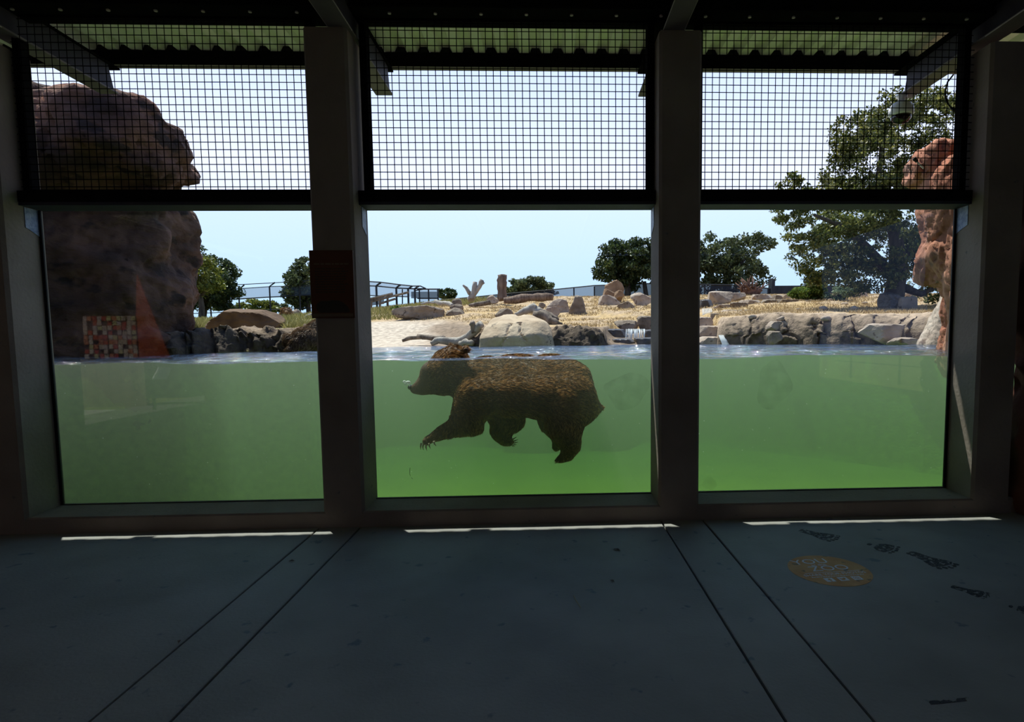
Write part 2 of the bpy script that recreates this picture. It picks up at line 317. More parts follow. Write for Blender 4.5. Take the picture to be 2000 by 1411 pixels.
def rock_mesh(seed, sub=4, planes=14, rough=.06, nscale=1.6, top=None, pmin=.62, cracks=()):
    r_ = np.random.default_rng(seed); D, F = ico(sub)
    n = r_.normal(size=(planes, 3)); n /= np.linalg.norm(n, axis=1)[:, None]
    p = r_.uniform(pmin, 1.0, planes)
    if top is None: top = [(.25, -1, .05, .60), (-.3, -1, -.05, .62)]
    if top is not None:
        n = np.vstack([n, np.array(top)[:, :3]/np.linalg.norm(np.array(top)[:, :3], axis=1)[:, None]]); p = np.concatenate([p, np.array(top)[:, 3]])
    dots = D@n.T; rr = np.where(dots > .05, p/np.maximum(dots, .05), 9).min(1); rr = np.minimum(rr, 1.15)
    V = D*rr[:, None]
    V = V*(1+rough*fbm(D*rr[:, None], nscale, 5, seed)[:, None])
    for (cn, co) in cracks:
        q = np.abs(V@np.array(cn)-co+.05*fbm(V, 3, 3, seed+1)); V = V*(1-.07*np.exp(-(q/.028)**2))[:, None]
    lo, hi = V.min(0), V.max(0); V = (V-(lo+hi)/2)/((hi-lo)/2)
    return V, F
def rock(name, label, x0, x1, yt, yb, Y, mat, seed, depth=None, sub=4, planes=14, rough=.06, sink=.12, group=None, top=None, nscale=1.6, cat='rock', parent=None, rz=None, pmin=.62, cracks=()):
    k = ppm(Y); w = (x1-x0)/k; h = (yb-yt)/k; d = depth or w*.8
    c = at((x0+x1)/2, (yt+yb)/2, Y); sk = h*sink
    V, F = rock_mesh(seed, sub, planes, rough, nscale, top, pmin, cracks)
    V = V*np.array([w/2, d/2, (h+sk)/2])+np.array([0, 0, (h+sk)/2])
    o = mesh_from(name, V, F, mat, None, True)
    o.data.set_sharp_from_angle(angle=.42)
    o.location = (c[0], Y+d*.25, c[2]-h/2-sk)
    if parent is None: tag(o, label, cat, group)
    else: keep(o, parent)
    return o
def remesh(name, prims, voxel, mat, smooth_it=6, parent=None, disp=None, fac=.5):
    """prims: (V, F) closed pieces that overlap; they are fused to one continuous surface"""
    mb = MB()
    Vs = []; Fs = []; k = 0
    for V, F in prims: Vs.append(V); Fs.append(np.asarray(F)+k); k += len(V)
    me = bpy.data.meshes.new('tmp'); me.from_pydata(np.vstack(Vs).tolist(), [], np.vstack(Fs).tolist()); me.update()
    o = bpy.data.objects.new('tmp', me); COL.objects.link(o)
    a = o.modifiers.new('r', 'REMESH'); a.mode = 'VOXEL'; a.voxel_size = voxel; a.adaptivity = 0
    if smooth_it: b = o.modifiers.new('s', 'SMOOTH'); b.iterations = smooth_it; b.factor = fac
    dg = bpy.context.evaluated_depsgraph_get(); dg.update()
    nm = bpy.data.meshes.new_from_object(o.evaluated_get(dg)); nm.name = name
    bpy.data.objects.remove(o); bpy.data.meshes.remove(me)
    if disp: disp(nm)
    nm.polygons.foreach_set('use_smooth', [True]*len(nm.polygons)); nm.materials.clear(); nm.materials.append(M[mat]); nm.update()
    ob = link(bpy.data.objects.new(name, nm))
    if parent is not None: keep(ob, parent)
    return ob
def verts(me):
    a = np.empty(len(me.vertices)*3, np.float32); me.vertices.foreach_get('co', a); return a.reshape(-1, 3).astype(float)
def norms(me):
    a = np.empty(len(me.vertices)*3, np.float32); me.vertices.foreach_get('normal', a); return a.reshape(-1, 3).astype(float)
def rough_disp(amp, scale, seed, stretch=(1, 1, 1), amp2=0, scale2=6):
    def f(me):
        V = verts(me); Nn = norms(me); P = V*np.array(stretch)
        d = amp*fbm(P, scale, 5, seed)
        if amp2: d = d+amp2*(np.abs(fbm(P, scale2, 4, seed+3))-.4)
        me.vertices.foreach_set('co', (V+Nn*d[:, None]).ravel()); me.update()
    return f
def ell(c, r, rot=None, sub=2):
    D, F = ico(sub); V = D*np.array(r)
    if rot is not None: V = V@np.array(rot).T
    return V+np.array(c), F
def capsule_chain(pts, step=.35):
    """pts: (x,y,z,r) joints -> overlapping spheres along the chain"""
    res = []
    for a, b in zip(pts[:-1], pts[1:]):
        a = np.array(a, float); b = np.array(b, float); L = np.linalg.norm(b[:3]-a[:3]); n = max(2, int(L/(min(a[3], b[3])*step))+1)
        for t in np.linspace(0, 1, n):
            q = a+(b-a)*t; res.append(ell(q[:3], [q[3]]*3))
    return res
# ================================================================== STRUCTURE
# floor: poured slabs with sawn joints
fl = empty('floor', (0, 0, 0), 'grey concrete shelter floor cut by straight sawn joints', kind='structure')
base = MB().box(-8.2, 7.2, -13, -.001, -.12, -.03).build('floor_base', 'joint', fl)
base['kind'] = 'structure'
jx = [-8.2, -1.377, -1.088, 1.068, 1.372, 7.2]; jw = .006
for i in range(5):
    MB().bbox(jx[i]+jw, jx[i+1]-jw, -13, -.002, -.1, 0, .004).build('slab', 'floor', fl)
# front wall: the low curb under the three windows
wf = MB().prism([(0, ZS-.012), (.010, ZS), (.329, ZGB), (.329, -.9), (0, -.9)], 'x', -4.2, 4.2).build('wall_front', 'concrete')
tag(wf, 'low concrete curb running under the three viewing windows', kind='structure')
# concrete pillars, edges chamfered
def pillar(x0, x1, ztop, label):
    c = .018
    mb = MB().prism([(x0+c, -.004), (x1-c, -.004), (x1, c), (x1, G+.033), (x0, G+.033), (x0, c)], 'z', ZS-.02, ztop)
    o = mb.build('concrete_pillar', 'concrete'); return tag(o, label, 'pillar', 'pillars between the windows')
pillar(XL-.31, XL, 3.33, 'grey concrete pillar at the left end, beside the cliff window')
pillar(A1, B1, ZP, 'concrete pillar with the brown bear sign on it')
pillar(A2, B2, ZP, 'bare concrete pillar with pale streaks under its top, right of the swimming bear')
pillar(XR, XR+.29, 3.36, 'grey concrete pillar at the right end, against the red rock wall')
# windows: pane, header beam, gaskets and sealant plates
bays = [(XL, A1), (B1, A2), (B2, XR)]
wl = ['left viewing window with the dark cliff behind it', 'middle viewing window with the swimming bear behind it', 'right viewing window with the oak tree behind it']
for i, (a, b) in enumerate(bays):
    w = empty('window_%d' % (i+1), ((a+b)/2, G, ZGB), wl[i], kind='structure')
    MB().box(a+.002, b-.002, G, G+.022, ZGB-.01, ZGT+.03).build('pane', 'glass', w)
    h = MB().box(a-.0, b+.0, .13, .20, ZGT+.028, ZHT).box(a, b, .20, .36, ZGT+.045, ZHT-.01).build('header_beam', 'steel', w)
    MB().box(a, b, .135, .33, ZGT+.004, ZGT+.026).build('header_flange', 'purlin', w)
    MB().box(a+.001, b-.001, G-.008, G-.001, ZGB-.002, ZGB+.004).build('bottom_seal', 'rubber', w)
    if i != 1:
        x = a if i == 0 else b
        s = 1 if i == 0 else -1
        MB().box(min(x, x+s*.022), max(x, x+s*.022), G-.012, G-.002, ZGB, ZGT).build('gasket', 'rubber', w)
    for x, s, on in ((a, 1, i in (0, 1)), (b, -1, i in (1, 2))):
        if on:
            dz = .17; y0 = .165 if i != 1 else .19
            if i == 0: y0 = .175
            mb = MB(); x2 = x+s*.004
            mb.prism([(y0, ZGT+.0), (G-.012, ZGT+.0), (G-.012, ZGT-dz-.015), (y0+.03, ZGT-dz+.02), (y0, ZGT-dz+.03)], 'x', min(x+s*.0005, x2), max(x+s*.0005, x2)).build('corner_plate', 'blueplate', w)
RX = [-3.395, -1.106, 1.149, 3.44]
# mesh panels above the glass
ml = ['left wire mesh panel in a black frame, before the cliff top', 'middle wire mesh panel in a black frame, before open sky', 'right wire mesh panel in a black frame, before the oak crown']
YM = .2
for i, (a, b) in enumerate(bays):
    t = empty('mesh_panel', ((a+b)/2, YM, ZHT), ml[i], 'mesh panel', 'mesh panels over the windows')
    fw = .05
    la = a+(.0 if i != 1 else .005)
    if i == 0: la = a+.005
    ra_, rb_ = RX[i]+.076, RX[i+1]-.076
    if i == 1: la = ra_+.001
    MB().bbox(la, la+fw, YM-.025, YM+.06, ZHT+.0005, ZMT+.012 if la > ra_ else ZP-.002, .004).build('frame_post', 'steel', t)
    lb = min(b-.005, rb_-.001) if i else b-.005
    MB().bbox(lb-fw, lb, YM-.025, YM+.06, ZHT+.0005, ZMT+.012 if lb < rb_ else ZP-.002, .004).build('frame_post', 'steel', t)
    MB().bbox(max(la+fw, ra_), min(lb-fw, rb_), YM-.02, YM+.03, ZMT, ZMT+.012, .003).build('frame_rail', 'steel', t)
    MB().bbox(la+fw, lb-fw, YM-.02, YM+.03, ZHT+.0005, ZHT+.02, .004).build('frame_rail', 'steel', t)
    mb = MB(); p = .0508; r = .0030
    x = (la if i == 1 else a)+.018
    while x < b-.01:
        if x > la+fw*.6 and x < lb-fw*.6 or True:
            bow = random.uniform(-.002, .002)
            zt_ = ZMT+.004 if ra_ < x < rb_ else ZP-.003
            zs = [ZHT+.01, (ZHT+ZMT)/2, zt_]
            mb.tube([(x, YM-.03, zs[0]), (x+bow, YM-.03, zs[1]), (x, YM-.03, zs[2])], r, 4, False)
        x += p
    z = ZHT+.034
    while z < ZMT:
        sag = random.uniform(-.003, .003)
        w0 = la if i == 1 else a
        h0, h1 = (w0+.006, b-.006) if z < ZP-.006 else (max(w0+.006, ra_), min(b-.006, rb_))
        mb.tube([(h0, YM-.0345, z), ((a+b)/2, YM-.0345, z+sag), (h1, YM-.0345, z)], r, 4, False)
        z += p
    o = mb.build('wire_grid', 'steel', t); o['kind'] = 'stuff'
# top beam over the panels, bolts along it
tb = empty('top_beam', (0, .12, 3.58), 'long black steel beam over all three mesh panels', 'beam')
MB().bbox(-6.5, 6.5, .06, .26, 3.585, ZR-.03, .004).build('web', 'steel', tb)
MB().bbox(-6.5, 6.5, .03, .30, 3.566, 3.584, .003).build('flange', 'steel', tb)
for k in range(24):
    x = -3.6+k*.312
    MB().lathe([(.012, 0), (.012, .008), (.006, .012)], (x, .10, 3.555), 8).build('bolt', 'edge', tb)
# rafters: I-beams on the pillars, reaching out over the pool
RX = [-3.395, -1.106, 1.149, 3.44]
rl = ['steel rafter over the left end pillar', 'steel rafter over the pillar with the bear sign', 'steel rafter over the bare streaked pillar', 'steel rafter over the right end pillar, camera hanging from its tip']
for x, l in zip(RX, rl):
    t = empty('steel_rafter', (x, 1.118, ZP), l, 'rafter', 'rafters over the pillars')
    w = .072
    MB().bbox(x-w, x+w, -12.9, 1.118, ZP+.001, ZP+.016, .002).build('bottom_flange', 'flange', t)
    MB().prism([(-12.9, ZP+.016), (1.10, ZP+.016), (1.045, ZP+.21), (-12.9, ZP+.21)], 'x', x-.012, x+.052).build('web', 'purlin', t)
    MB().bbox(x-w, x+w, -12.9, 1.16, ZP+.21, ZP+.225, .002).build('top_flange', 'steel', t)
    # pale lower edge of the flange
    for s in (-1, 1):
        MB().box(x+s*w-.002, x+s*w+.002, -6, .05, ZP+.0015, ZP+.008).build('flange_edge', 'edge', t)
# eave channel and the inner purlins
for k, (y0, lab) in enumerate(((YE-.075, 'black eave channel along the roof edge over the pool'), (-1.7, 'black purlin under the roof over the floor'), (-5.2, 'black purlin far back under the roof'))):
    t = empty('roof_purlin', (0, y0, ZP+.226), lab, 'purlin')
    MB().bbox(-8.2, 7.2, y0, y0+.012, ZP+.228, ZR-.022, .002).build('web', 'steel', t)
    MB().bbox(-8.2, 7.2, y0, y0+.075, ZP+.2265, ZP+.239, .002).build('flange', 'flange' if k == 0 else 'steel', t)
    MB().bbox(-8.2, 7.2, y0, y0+.06, ZR-.03, ZR-.022, .002).build('flange', 'steel', t)
    if k == 0:
        xx = -8.2
        mb = MB()
        while xx < 7.1: mb.prism([(xx+.168, ZR-.021), (xx+.19+.0, ZR+.024), (xx+.19+.06, ZR+.024), (xx+.19+.084, ZR-.021)], 'y', y0+.01, y0+.05); xx += .19
        mb.build('rib_closure', 'rubber', t)['kind'] = 'stuff'
# corrugated roof sheets
rf = empty('ceiling', (0, 0, ZR), 'pale ribbed metal sheets of the shelter roof', kind='structure')
P = .19; dp_ = .046
def sheet(x0, n, lift):
    V = []; F = []
    xs = []
    for k in range(n):
        o = x0+k*P
        xs += [(o, 1), (o+.062, 1), (o+.085, 0), (o+.167, 0)]
    xs += [(x0+n*P, 1), (x0+n*P+.05, 1)]
    for y in (-13.0, YE+.05):
        for up in (0, .003):
            V += [(x, y, ZR-.02+dp_*u+up+lift) for x, u in xs]
    m_ = len(xs)
    for k in range(m_-1):
        F += [(k, k+1, 2*m_+k+1, 2*m_+k), (m_+k, 3*m_+k, 3*m_+k+1, m_+k+1)]
    F += [(0, 2*m_, 3*m_, m_), (m_-1, 2*m_-1, 4*m_-1, 3*m_-1)]
    for k in range(m_-1): F += [(k, m_+k, m_+k+1, k+1), (2*m_+k, 2*m_+k+1, 3*m_+k+1, 3*m_+k)]
    mb = MB(); mb.add(V, F); return mb.build('roof_sheet', 'sheet', rf)
x = -8.2; k = 0
while x < 7.1:
    sheet(x, 5, .0032*(k % 2)); x += 5*P; k += 1
# screws that poke through a few sheets
# side and back walls of the shelter
def rockwall(name, boxes, label, seed):
    prims = []
    for b_ in boxes:
        bx = MB().box(*b_); prims.append((np.array(bx.V), np.array([t for f in bx.F for t in ((f[0], f[1], f[2]), (f[0], f[2], f[3]))])))
    o = remesh(name, prims, .07, 'wallrock', 3, None, rough_disp(.07, 1.6, seed, (1, 1, 1.6), .06, 4))
    return tag(o, label, kind='structure')
rockwall('wall_right', [(3.745, 7.3, -.12, .25, -.1, 3.36), (7.0, 7.3, -5.6, .2, -.1, 3.36), (7.0, 7.3, -13.1, -10.1, -.1, 3.36)], 'dark red cast rock wall right of the end pillar', 5)
rockwall('wall_left', [(-7.3, -3.775, -.1, .25, -.1, 3.36), (-7.3, -7.0, -3.95, .2, -.1, 3.36), (-7.3, -7.0, -13.1, -8.4, -.1, 3.36)], 'dark red cast rock wall left of the end pillar', 6)
wb = MB().box(-8.0, 7.0, -13.2, -13.0, -.1, 3.75).build('wall_back', 'wallrock'); tag(wb, 'dark rear wall of the shelter behind the viewer', kind='structure')
# ================================================================== POOL, GROUND
SH = [(-400, 2.2), (60, 2.6), (250, 3.2), (350, 3.35), (480, 4.1), (600, 4.4), (640, 5.2), (680, 7.6), (735, 8.05), (860, 7.9), (1000, 7.5), (1150, 7.15), (1200, 7.9), (1268, 8.4), (1340, 8.3), (1400, 7.5), (1430, 7.15), (1600, 6.15), (1810, 5.0), (1950, 4.4), (2400, 3.9)]
GP = [(345, 646, 4.3), (420, 645, 4.8), (480, 645, 5.0), (600, 640, 5.3), (400, 643, 7), (600, 640, 8.5), (520, 640, 9), (400, 634, 13), (600, 624, 14), (357, 633, 27), (480, 628, 24), (600, 618, 22),
      (735, 655, 9.6), (735, 629, 13.0), (880, 640, 11), (880, 618, 13.2), (930, 612, 13), (735, 605, 22), (850, 592, 25), (1000, 582, 27), (1000, 602, 18), (1100, 605, 15.5), (1000, 620, 13.2), (930, 602, 17),
      (1080, 636, 9.6), (1180, 640, 9.2), (1180, 604, 15), (1200, 582, 26), (1260, 596, 17), (1270, 612, 13), (1230, 630, 10.6), (1330, 600, 14),
      (1420, 617, 8.4), (1400, 600, 12), (1500, 613, 7.8), (1600, 612, 7.0), (1700, 612, 6.6), (1800, 612, 6.0), (1500, 592, 12), (1600, 582, 15), (1740, 600, 10.0), (1850, 590, 10.5), (1400, 578, 19), (1550, 577, 20), (1850, 575, 17), (1650, 576, 18), (1700, 580, 14),
      (0, 640, 6), (0, 625, 14), (100, 628, 25), (2100, 600, 8), (2100, 575, 17)]
PT = [at(u, v, y) for u, v, y in GP]
for xx in (-40, -25, -12, 0, 12, 25, 40):
    PT += [np.array([xx*1.2, 36, 2.4]), np.array([xx*1.6, 52, 1.0])]
PT = np.array(PT)
def _tps(d): return np.where(d > 1e-9, d*d*np.log(np.maximum(d, 1e-9)), 0.)
_n = len(PT); _d = np.linalg.norm(PT[:, None, :2]-PT[None, :, :2], axis=2)
_A = np.zeros((_n+3, _n+3)); _A[:_n, :_n] = _tps(_d)+np.eye(_n)*.25; _A[:_n, _n] = 1; _A[:_n, _n+1:] = PT[:, :2]; _A[_n:, :_n] = _A[:_n, _n:].T
_w = np.linalg.solve(_A, np.concatenate([PT[:, 2], np.zeros(3)]))
def hill(XY):
    XY = np.atleast_2d(XY); o = np.zeros(len(XY))
    for s in range(0, len(XY), 4000):
        q = XY[s:s+4000]; d = np.linalg.norm(q[:, None]-PT[None, :, :2], axis=2)
        o[s:s+4000] = _tps(d)@_w[:_n]+_w[_n]+q@_w[_n+1:]
    return o
def px_of(X, Y): # image column of a ground point at the horizon
    q = (np.stack([X, Y, np.full_like(X, CAM[2])], -1)-CAM)@RC.T
    return CX+FPX*q[..., 0]/q[..., 2]
def shore(u): return np.interp(u, [a for a, b in SH], [b for a, b in SH])
def bankw(u): return np.interp(u, [640, 690, 880, 940, 1172, 1200, 1385, 1414], [.35, 4.0, 3.5, .5, .5, 3.2, 2.6, .4])
def ground_z(X, Y, u=None):
    X = np.asarray(X, float); Y = np.asarray(Y, float)
    if u is None: u = px_of(X, Y)
    h = np.maximum(hill(np.stack([X.ravel(), Y.ravel()], -1)).reshape(X.shape), ZW+.05)
    d = Y-shore(u); t = np.clip(d/bankw(u), 0, 1); t = np.where(bankw(u) > 1.5, t, np.sqrt(np.maximum(1-(1-t)**2, 0)))
    z = ZW-.02+(h-ZW+.02)*t
    return np.where(d < 0, ZW-.02+np.maximum(d*3.2, -ZW-.75), z)
def gz(x, y): return float(ground_z(np.array([x]), np.array([y]))[0])
us = np.concatenate([np.linspace(-350, 340, 40), np.linspace(345, 1870, 500), np.linspace(1880, 2450, 36)])
dd = np.concatenate([np.linspace(-7.5, -.66, 14), np.linspace(-.62, 0, 10), np.geomspace(.012, 1.2, 34), 1.2+np.geomspace(.05, 40, 70)])
UU, DD = np.meshgrid(us, dd, indexing='ij'); YY = np.maximum(shore(UU)+DD, .45)
tn = np.array([ray(u, 660) for u in us]); XX = CAM[0]+(YY-CAM[1])*(tn[:, 0]/tn[:, 1])[:, None]
ZZ = ground_z(XX, YY, UU)
Pn = np.stack([XX, YY, ZZ], -1).reshape(-1, 3)
nz = fbm(Pn*np.array([1, 1, 1.6]), 1.5, 5, 2); nz2 = np.abs(fbm(Pn, 5, 4, 4))
dr = DD.ravel(); ur = UU.ravel()
isbeach = ((ur > 690) & (ur < 905) & (dr < 6)).astype(float)
notch = np.interp(ur, [1168, 1196, 1388, 1414], [0, 1, 1, 0])
bank = np.exp(-((dr-.15)/.55)**2)*(1-isbeach)*(1-.85*notch)
land = (dr > -.1)
lf = np.where(ur > 1408, .45, 1.0)
Pn[:, 2] += np.where(land, (.02+.03*np.clip(dr, 0, 6)/6)*nz*(1-isbeach*.8)+bank*lf*(.10*nz+.10*nz2-.03), 0)
Pn[:, 1] += np.where(land, bank*lf*(.12*nz-.10*nz2), 0)
# vertical run-off grooves in the ledge face
Pn[:, 1] += bank*(.05*np.sin(ur*.11+3*nz)+.12*np.exp(-(np.sin(ur*.045+1.5*nz)/.16)**2)*(ur > 1408))*land*(1-isbeach)
nu, nd = UU.shape
F = (np.arange(nu-1)[:, None]*nd+np.arange(nd-1)[None, :]).ravel(); F = np.stack([F, F+nd, F+nd+1, F+1], -1)
gr = mesh_from('ground', Pn, F, 'joint', None, True); tag(gr, 'bank and dry hillside round the pool', kind='structure')
# ground colour by zone: beach concrete, rough brown concrete, dry grass, bare earth
colr = np.empty((len(Pn), 4)); colr[:, 3] = 1
beach = np.array([.52, .42, .33]); dark = np.array([.20, .14, .095]); dry = np.array([.46, .31, .15]); earth = np.array([.42, .30, .20]); olive = np.array([.24, .22, .09]); ledge = np.array([.40, .29, .205]); wet = np.array([.075, .055, .04])
def mixc(a, b, t): return a+(b-a)*t[:, None]
def sst(x, a, b):
    t = np.clip((x-a)/(b-a), 0, 1); return t*t*(3-2*t)
c = np.tile(dry, (len(Pn), 1)); c = mixc(c, earth, sst(nz, -.1, .4)*.8)
c = mixc(c, olive, (1-sst(ur, 560, 760))*.8+sst(dr, 13, 19)*sst(nz, -.3, .3)*.6*(ur < 1050))
bw = np.interp(ur, [640, 690, 870, 960, 1060, 1300, 1340], [.9, 5.2, 4.8, 3.4, 2.2, 2.2, 1.0])+.3*nz
c = mixc(c, ledge, 1-sst(dr, bw*.75, bw*1.15))
c = mixc(c, dark, (1-sst(dr, bw*.7, bw*1.05))*(sst(ur, 800, 880)*(1-sst(ur, 1290, 1330))*.85+(1-sst(ur, 600, 660))*.9))
c = mixc(c, c*.62, (1-sst(dr, .12, .42+.15*nz))*(1-isbeach)*(dr > -.05))  # bank face darkened to read as shaded, its top stays lighter
c = mixc(c, beach, isbeach*(1-sst(ur+40*nz, 790, 880))*(1-sst(dr, 4.6, 5.2)))
c = mixc(c, wet, (1-sst(dr, .02, .22+.1*nz))*(1-isbeach)*.8*(ur < 1300)); c = mixc(c, wet, (1-sst(dr, .0, .10+.06*nz))*(1-isbeach)*.7)
c = np.where((dr < -.05)[:, None], np.array([.40, .44, .08]), c)
colr[:, :3] = c
at_ = gr.data.attributes.new('Zone', 'FLOAT_COLOR', 'POINT'); at_.data.foreach_set('color', colr.astype(np.float32).ravel())
def groundmat():
    M_, nt = newmat('pool bank and hillside')
    a = N(nt, 'ShaderNodeAttribute', attribute_name='Zone'); t = N(nt, 'ShaderNodeTexCoord')
    n = N(nt, 'ShaderNodeTexNoise'); n.inputs['Scale'].default_value = 9; n.inputs['Detail'].default_value = 7; nt.links.new(t.outputs['Object'], n.inputs['Vector'])
    mr = N(nt, 'ShaderNodeMapRange'); mr.inputs[1].default_value = .3; mr.inputs[2].default_value = .7; mr.inputs[3].default_value = .62; mr.inputs[4].default_value = 1.3; nt.links.new(n.outputs[0], mr.inputs[0])
    mul = N(nt, 'ShaderNodeVectorMath', operation='SCALE'); nt.links.new(a.outputs['Color'], mul.inputs[0]); nt.links.new(mr.outputs[0], mul.inputs['Scale'])
    b = N(nt, 'ShaderNodeBsdfPrincipled'); b.inputs['Roughness'].default_value = .9; b.inputs['Specular IOR Level'].default_value = .2; nt.links.new(mul.outputs[0], b.inputs['Base Color'])
    n2 = N(nt, 'ShaderNodeTexNoise'); n2.inputs['Scale'].default_value = 26; n2.inputs['Detail'].default_value = 5; nt.links.new(t.outputs['Object'], n2.inputs['Vector'])
    bp = N(nt, 'ShaderNodeBump'); bp.inputs['Strength'].default_value = .7; bp.inputs['Distance'].default_value = .03; nt.links.new(n2.outputs[0], bp.inputs['Height']); nt.links.new(bp.outputs[0], b.inputs['Normal'])
    out(nt, b.outputs[0]); return M_
gr.data.materials.clear(); gr.data.materials.append(groundmat())
M['algaefloor'] = surf('algae covered pool floor', (.40, .42, .07), (.5, .5, .1), 1.5, .9, .3, 20)
pf = MB().box(-13, 14, .34, 14, -.9, -.76).build('pool_floor', 'algaefloor'); tag(pf, 'algae covered floor of the bear pool', kind='structure')
# water: one closed body, wavy on top
xs = np.concatenate([np.linspace(-12, -4.2, 60), np.linspace(-4.15, 4.4, 330), np.linspace(4.45, 13, 60)]); ys = np.concatenate([[.330], .332+np.geomspace(.012, 11.5, 110)])
X2, Y2 = np.meshgrid(xs, ys, indexing='ij'); pts = np.stack([X2, Y2, X2*0], -1).reshape(-1, 3)
hz = fbm(pts*np.array([1, 1.6, 1]), .9, 2, 11)*.022+fbm(pts*np.array([1, 1.8, 1]), 3.4, 2, 12)*.009
Z2 = (ZW+hz).reshape(X2.shape)
# bow wave swelling over the swimming bear's back
for cx_, cy_, r_, a_ in ((-.1, .95, .55, .006), (.3, .95, .6, .010)): Z2 += a_*np.exp(-((X2-cx_)**2+(Y2-cy_)**2)/r_**2)
V = [(*p,) for p in np.stack([X2, Y2, Z2], -1).reshape(-1, 3)]; nx, ny = X2.shape
F = [(i*ny+j, (i+1)*ny+j, (i+1)*ny+j+1, i*ny+j+1) for i in range(nx-1) for j in range(ny-1)]
per = [i*ny for i in range(nx)]+[(nx-1)*ny+j for j in range(1, ny)]+[i*ny+ny-1 for i in range(nx-2, -1, -1)]+[j for j in range(ny-2, 0, -1)]
b0 = len(V); V += [(V[i][0], V[i][1], -.755) for i in per]; k = len(per)
F += [(per[(q+1) % k], per[q], b0+q, b0+(q+1) % k) for q in range(k)]; F.append(tuple(b0+q for q in range(k-1, -1, -1)))
wa = mesh_from('water', V, F, 'water', None, True); tag(wa, 'cloudy green water filling the bear pool', kind='structure')
# every face smooth, the rim kept crisp by sharp edges (the water body needs one shading flag throughout)
rim = set(per); sh_ = wa.data.attributes.new('sharp_edge', 'BOOLEAN', 'EDGE')
sh_.data.foreach_set('value', [(e.vertices[0] in rim and e.vertices[1] in rim) or (e.vertices[0] >= b0 and e.vertices[1] >= b0) for e in wa.data.edges])
# ================================================================== CLIFFS
def P3(u, v, Y): return at(u, v, Y)
def blobs(lst, seed, jit=.18):
    r_ = np.random.default_rng(seed); res = []
    for (u, v, Y, ru, rv, ry) in lst:
        k = ppm(Y); c = P3(u, v, Y); V, F = rock_mesh(int(r_.integers(1e6)), 3, 16, .03, 1.5)
        res.append((V*np.array([ru/k, ry, rv/k])+c, F))
    return res
cl = [ # overhanging cap, then the shaded wall below it
    (262, 292, 2.3, 104, 72, 1.1), (180, 276, 2.6, 124, 72, 1.2), (118, 250, 3.0, 84, 60, 1.0), (40, 300, 2.6, 130, 96, 1.3), (200, 330, 2.4, 130, 70, 1.1), (300, 300, 2.3, 62, 58, .8), (-60, 330, 2.2, 150, 120, 1.4), (-150, 420, 2.2, 170, 220, 1.4),
    (200, 420, 2.9, 160, 120, 1.1), (205, 520, 2.9, 160, 120, 1.1), (205, 600, 2.9, 166, 120, 1.15), (200, 680, 2.8, 178, 110, 1.2), (195, 770, 2.8, 182, 120, 1.2), (60, 560, 2.6, 170, 240, 1.4), (-60, 600, 2.3, 170, 270, 1.4), (20, 420, 2.7, 160, 160, 1.3), (300, 640, 2.9, 66, 90, .7), (290, 480, 2.9, 66, 120, .7)]
def cliff_disp(seed, amp, sc, st):
    def f(me):
        V = verts(me); Nn = norms(me)
        d = amp*fbm(V*np.array(st), sc, 5, seed)
        rid = np.abs(fbm(V*np.array(st), sc*2.6, 4, seed+5)); d = d-amp*.55*np.exp(-(rid/.10)**2)
        me.vertices.foreach_set('co', (V+Nn*d[:, None]).ravel()); me.update()
    return f
cl = [(u, v, Y+1.0, ru, rv, ry) for u, v, Y, ru, rv, ry in cl]
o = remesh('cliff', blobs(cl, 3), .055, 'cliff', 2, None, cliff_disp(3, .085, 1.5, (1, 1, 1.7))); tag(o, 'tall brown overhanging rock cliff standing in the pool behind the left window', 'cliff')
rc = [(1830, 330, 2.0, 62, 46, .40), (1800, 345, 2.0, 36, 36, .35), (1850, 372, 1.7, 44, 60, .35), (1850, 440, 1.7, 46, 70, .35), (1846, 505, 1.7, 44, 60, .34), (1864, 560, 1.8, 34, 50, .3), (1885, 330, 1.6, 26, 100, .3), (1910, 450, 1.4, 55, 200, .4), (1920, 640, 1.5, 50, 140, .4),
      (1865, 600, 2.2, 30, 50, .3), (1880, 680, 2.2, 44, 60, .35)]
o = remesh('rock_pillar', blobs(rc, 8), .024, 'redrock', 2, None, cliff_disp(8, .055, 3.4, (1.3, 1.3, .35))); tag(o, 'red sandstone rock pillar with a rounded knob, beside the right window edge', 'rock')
# leaning rock buttress, foot in the water
pr = []
for (u0, v0, u1, v1, r0, r1) in ((1868, 545, 1822, 676, 15, 24), (1880, 560, 1842, 690, 16, 26), (1890, 600, 1870, 700, 20, 26)):
    for t in np.linspace(0, 1, 9):
        Y = 4.2; k = ppm(Y); r = (r0+(r1-r0)*t)/k; pr.append(ell(P3(u0+(u1-u0)*t, v0+(v1-v0)*t, Y), (r, r*1.6, r)))
o = remesh('rock_buttress', pr, .03, 'pinkrock', 3, None, cliff_disp(15, .045, 2.2, (1.5, 1.5, .4))); tag(o, 'pinkish rock buttress leaning out of the water at the right window edge', 'rock')
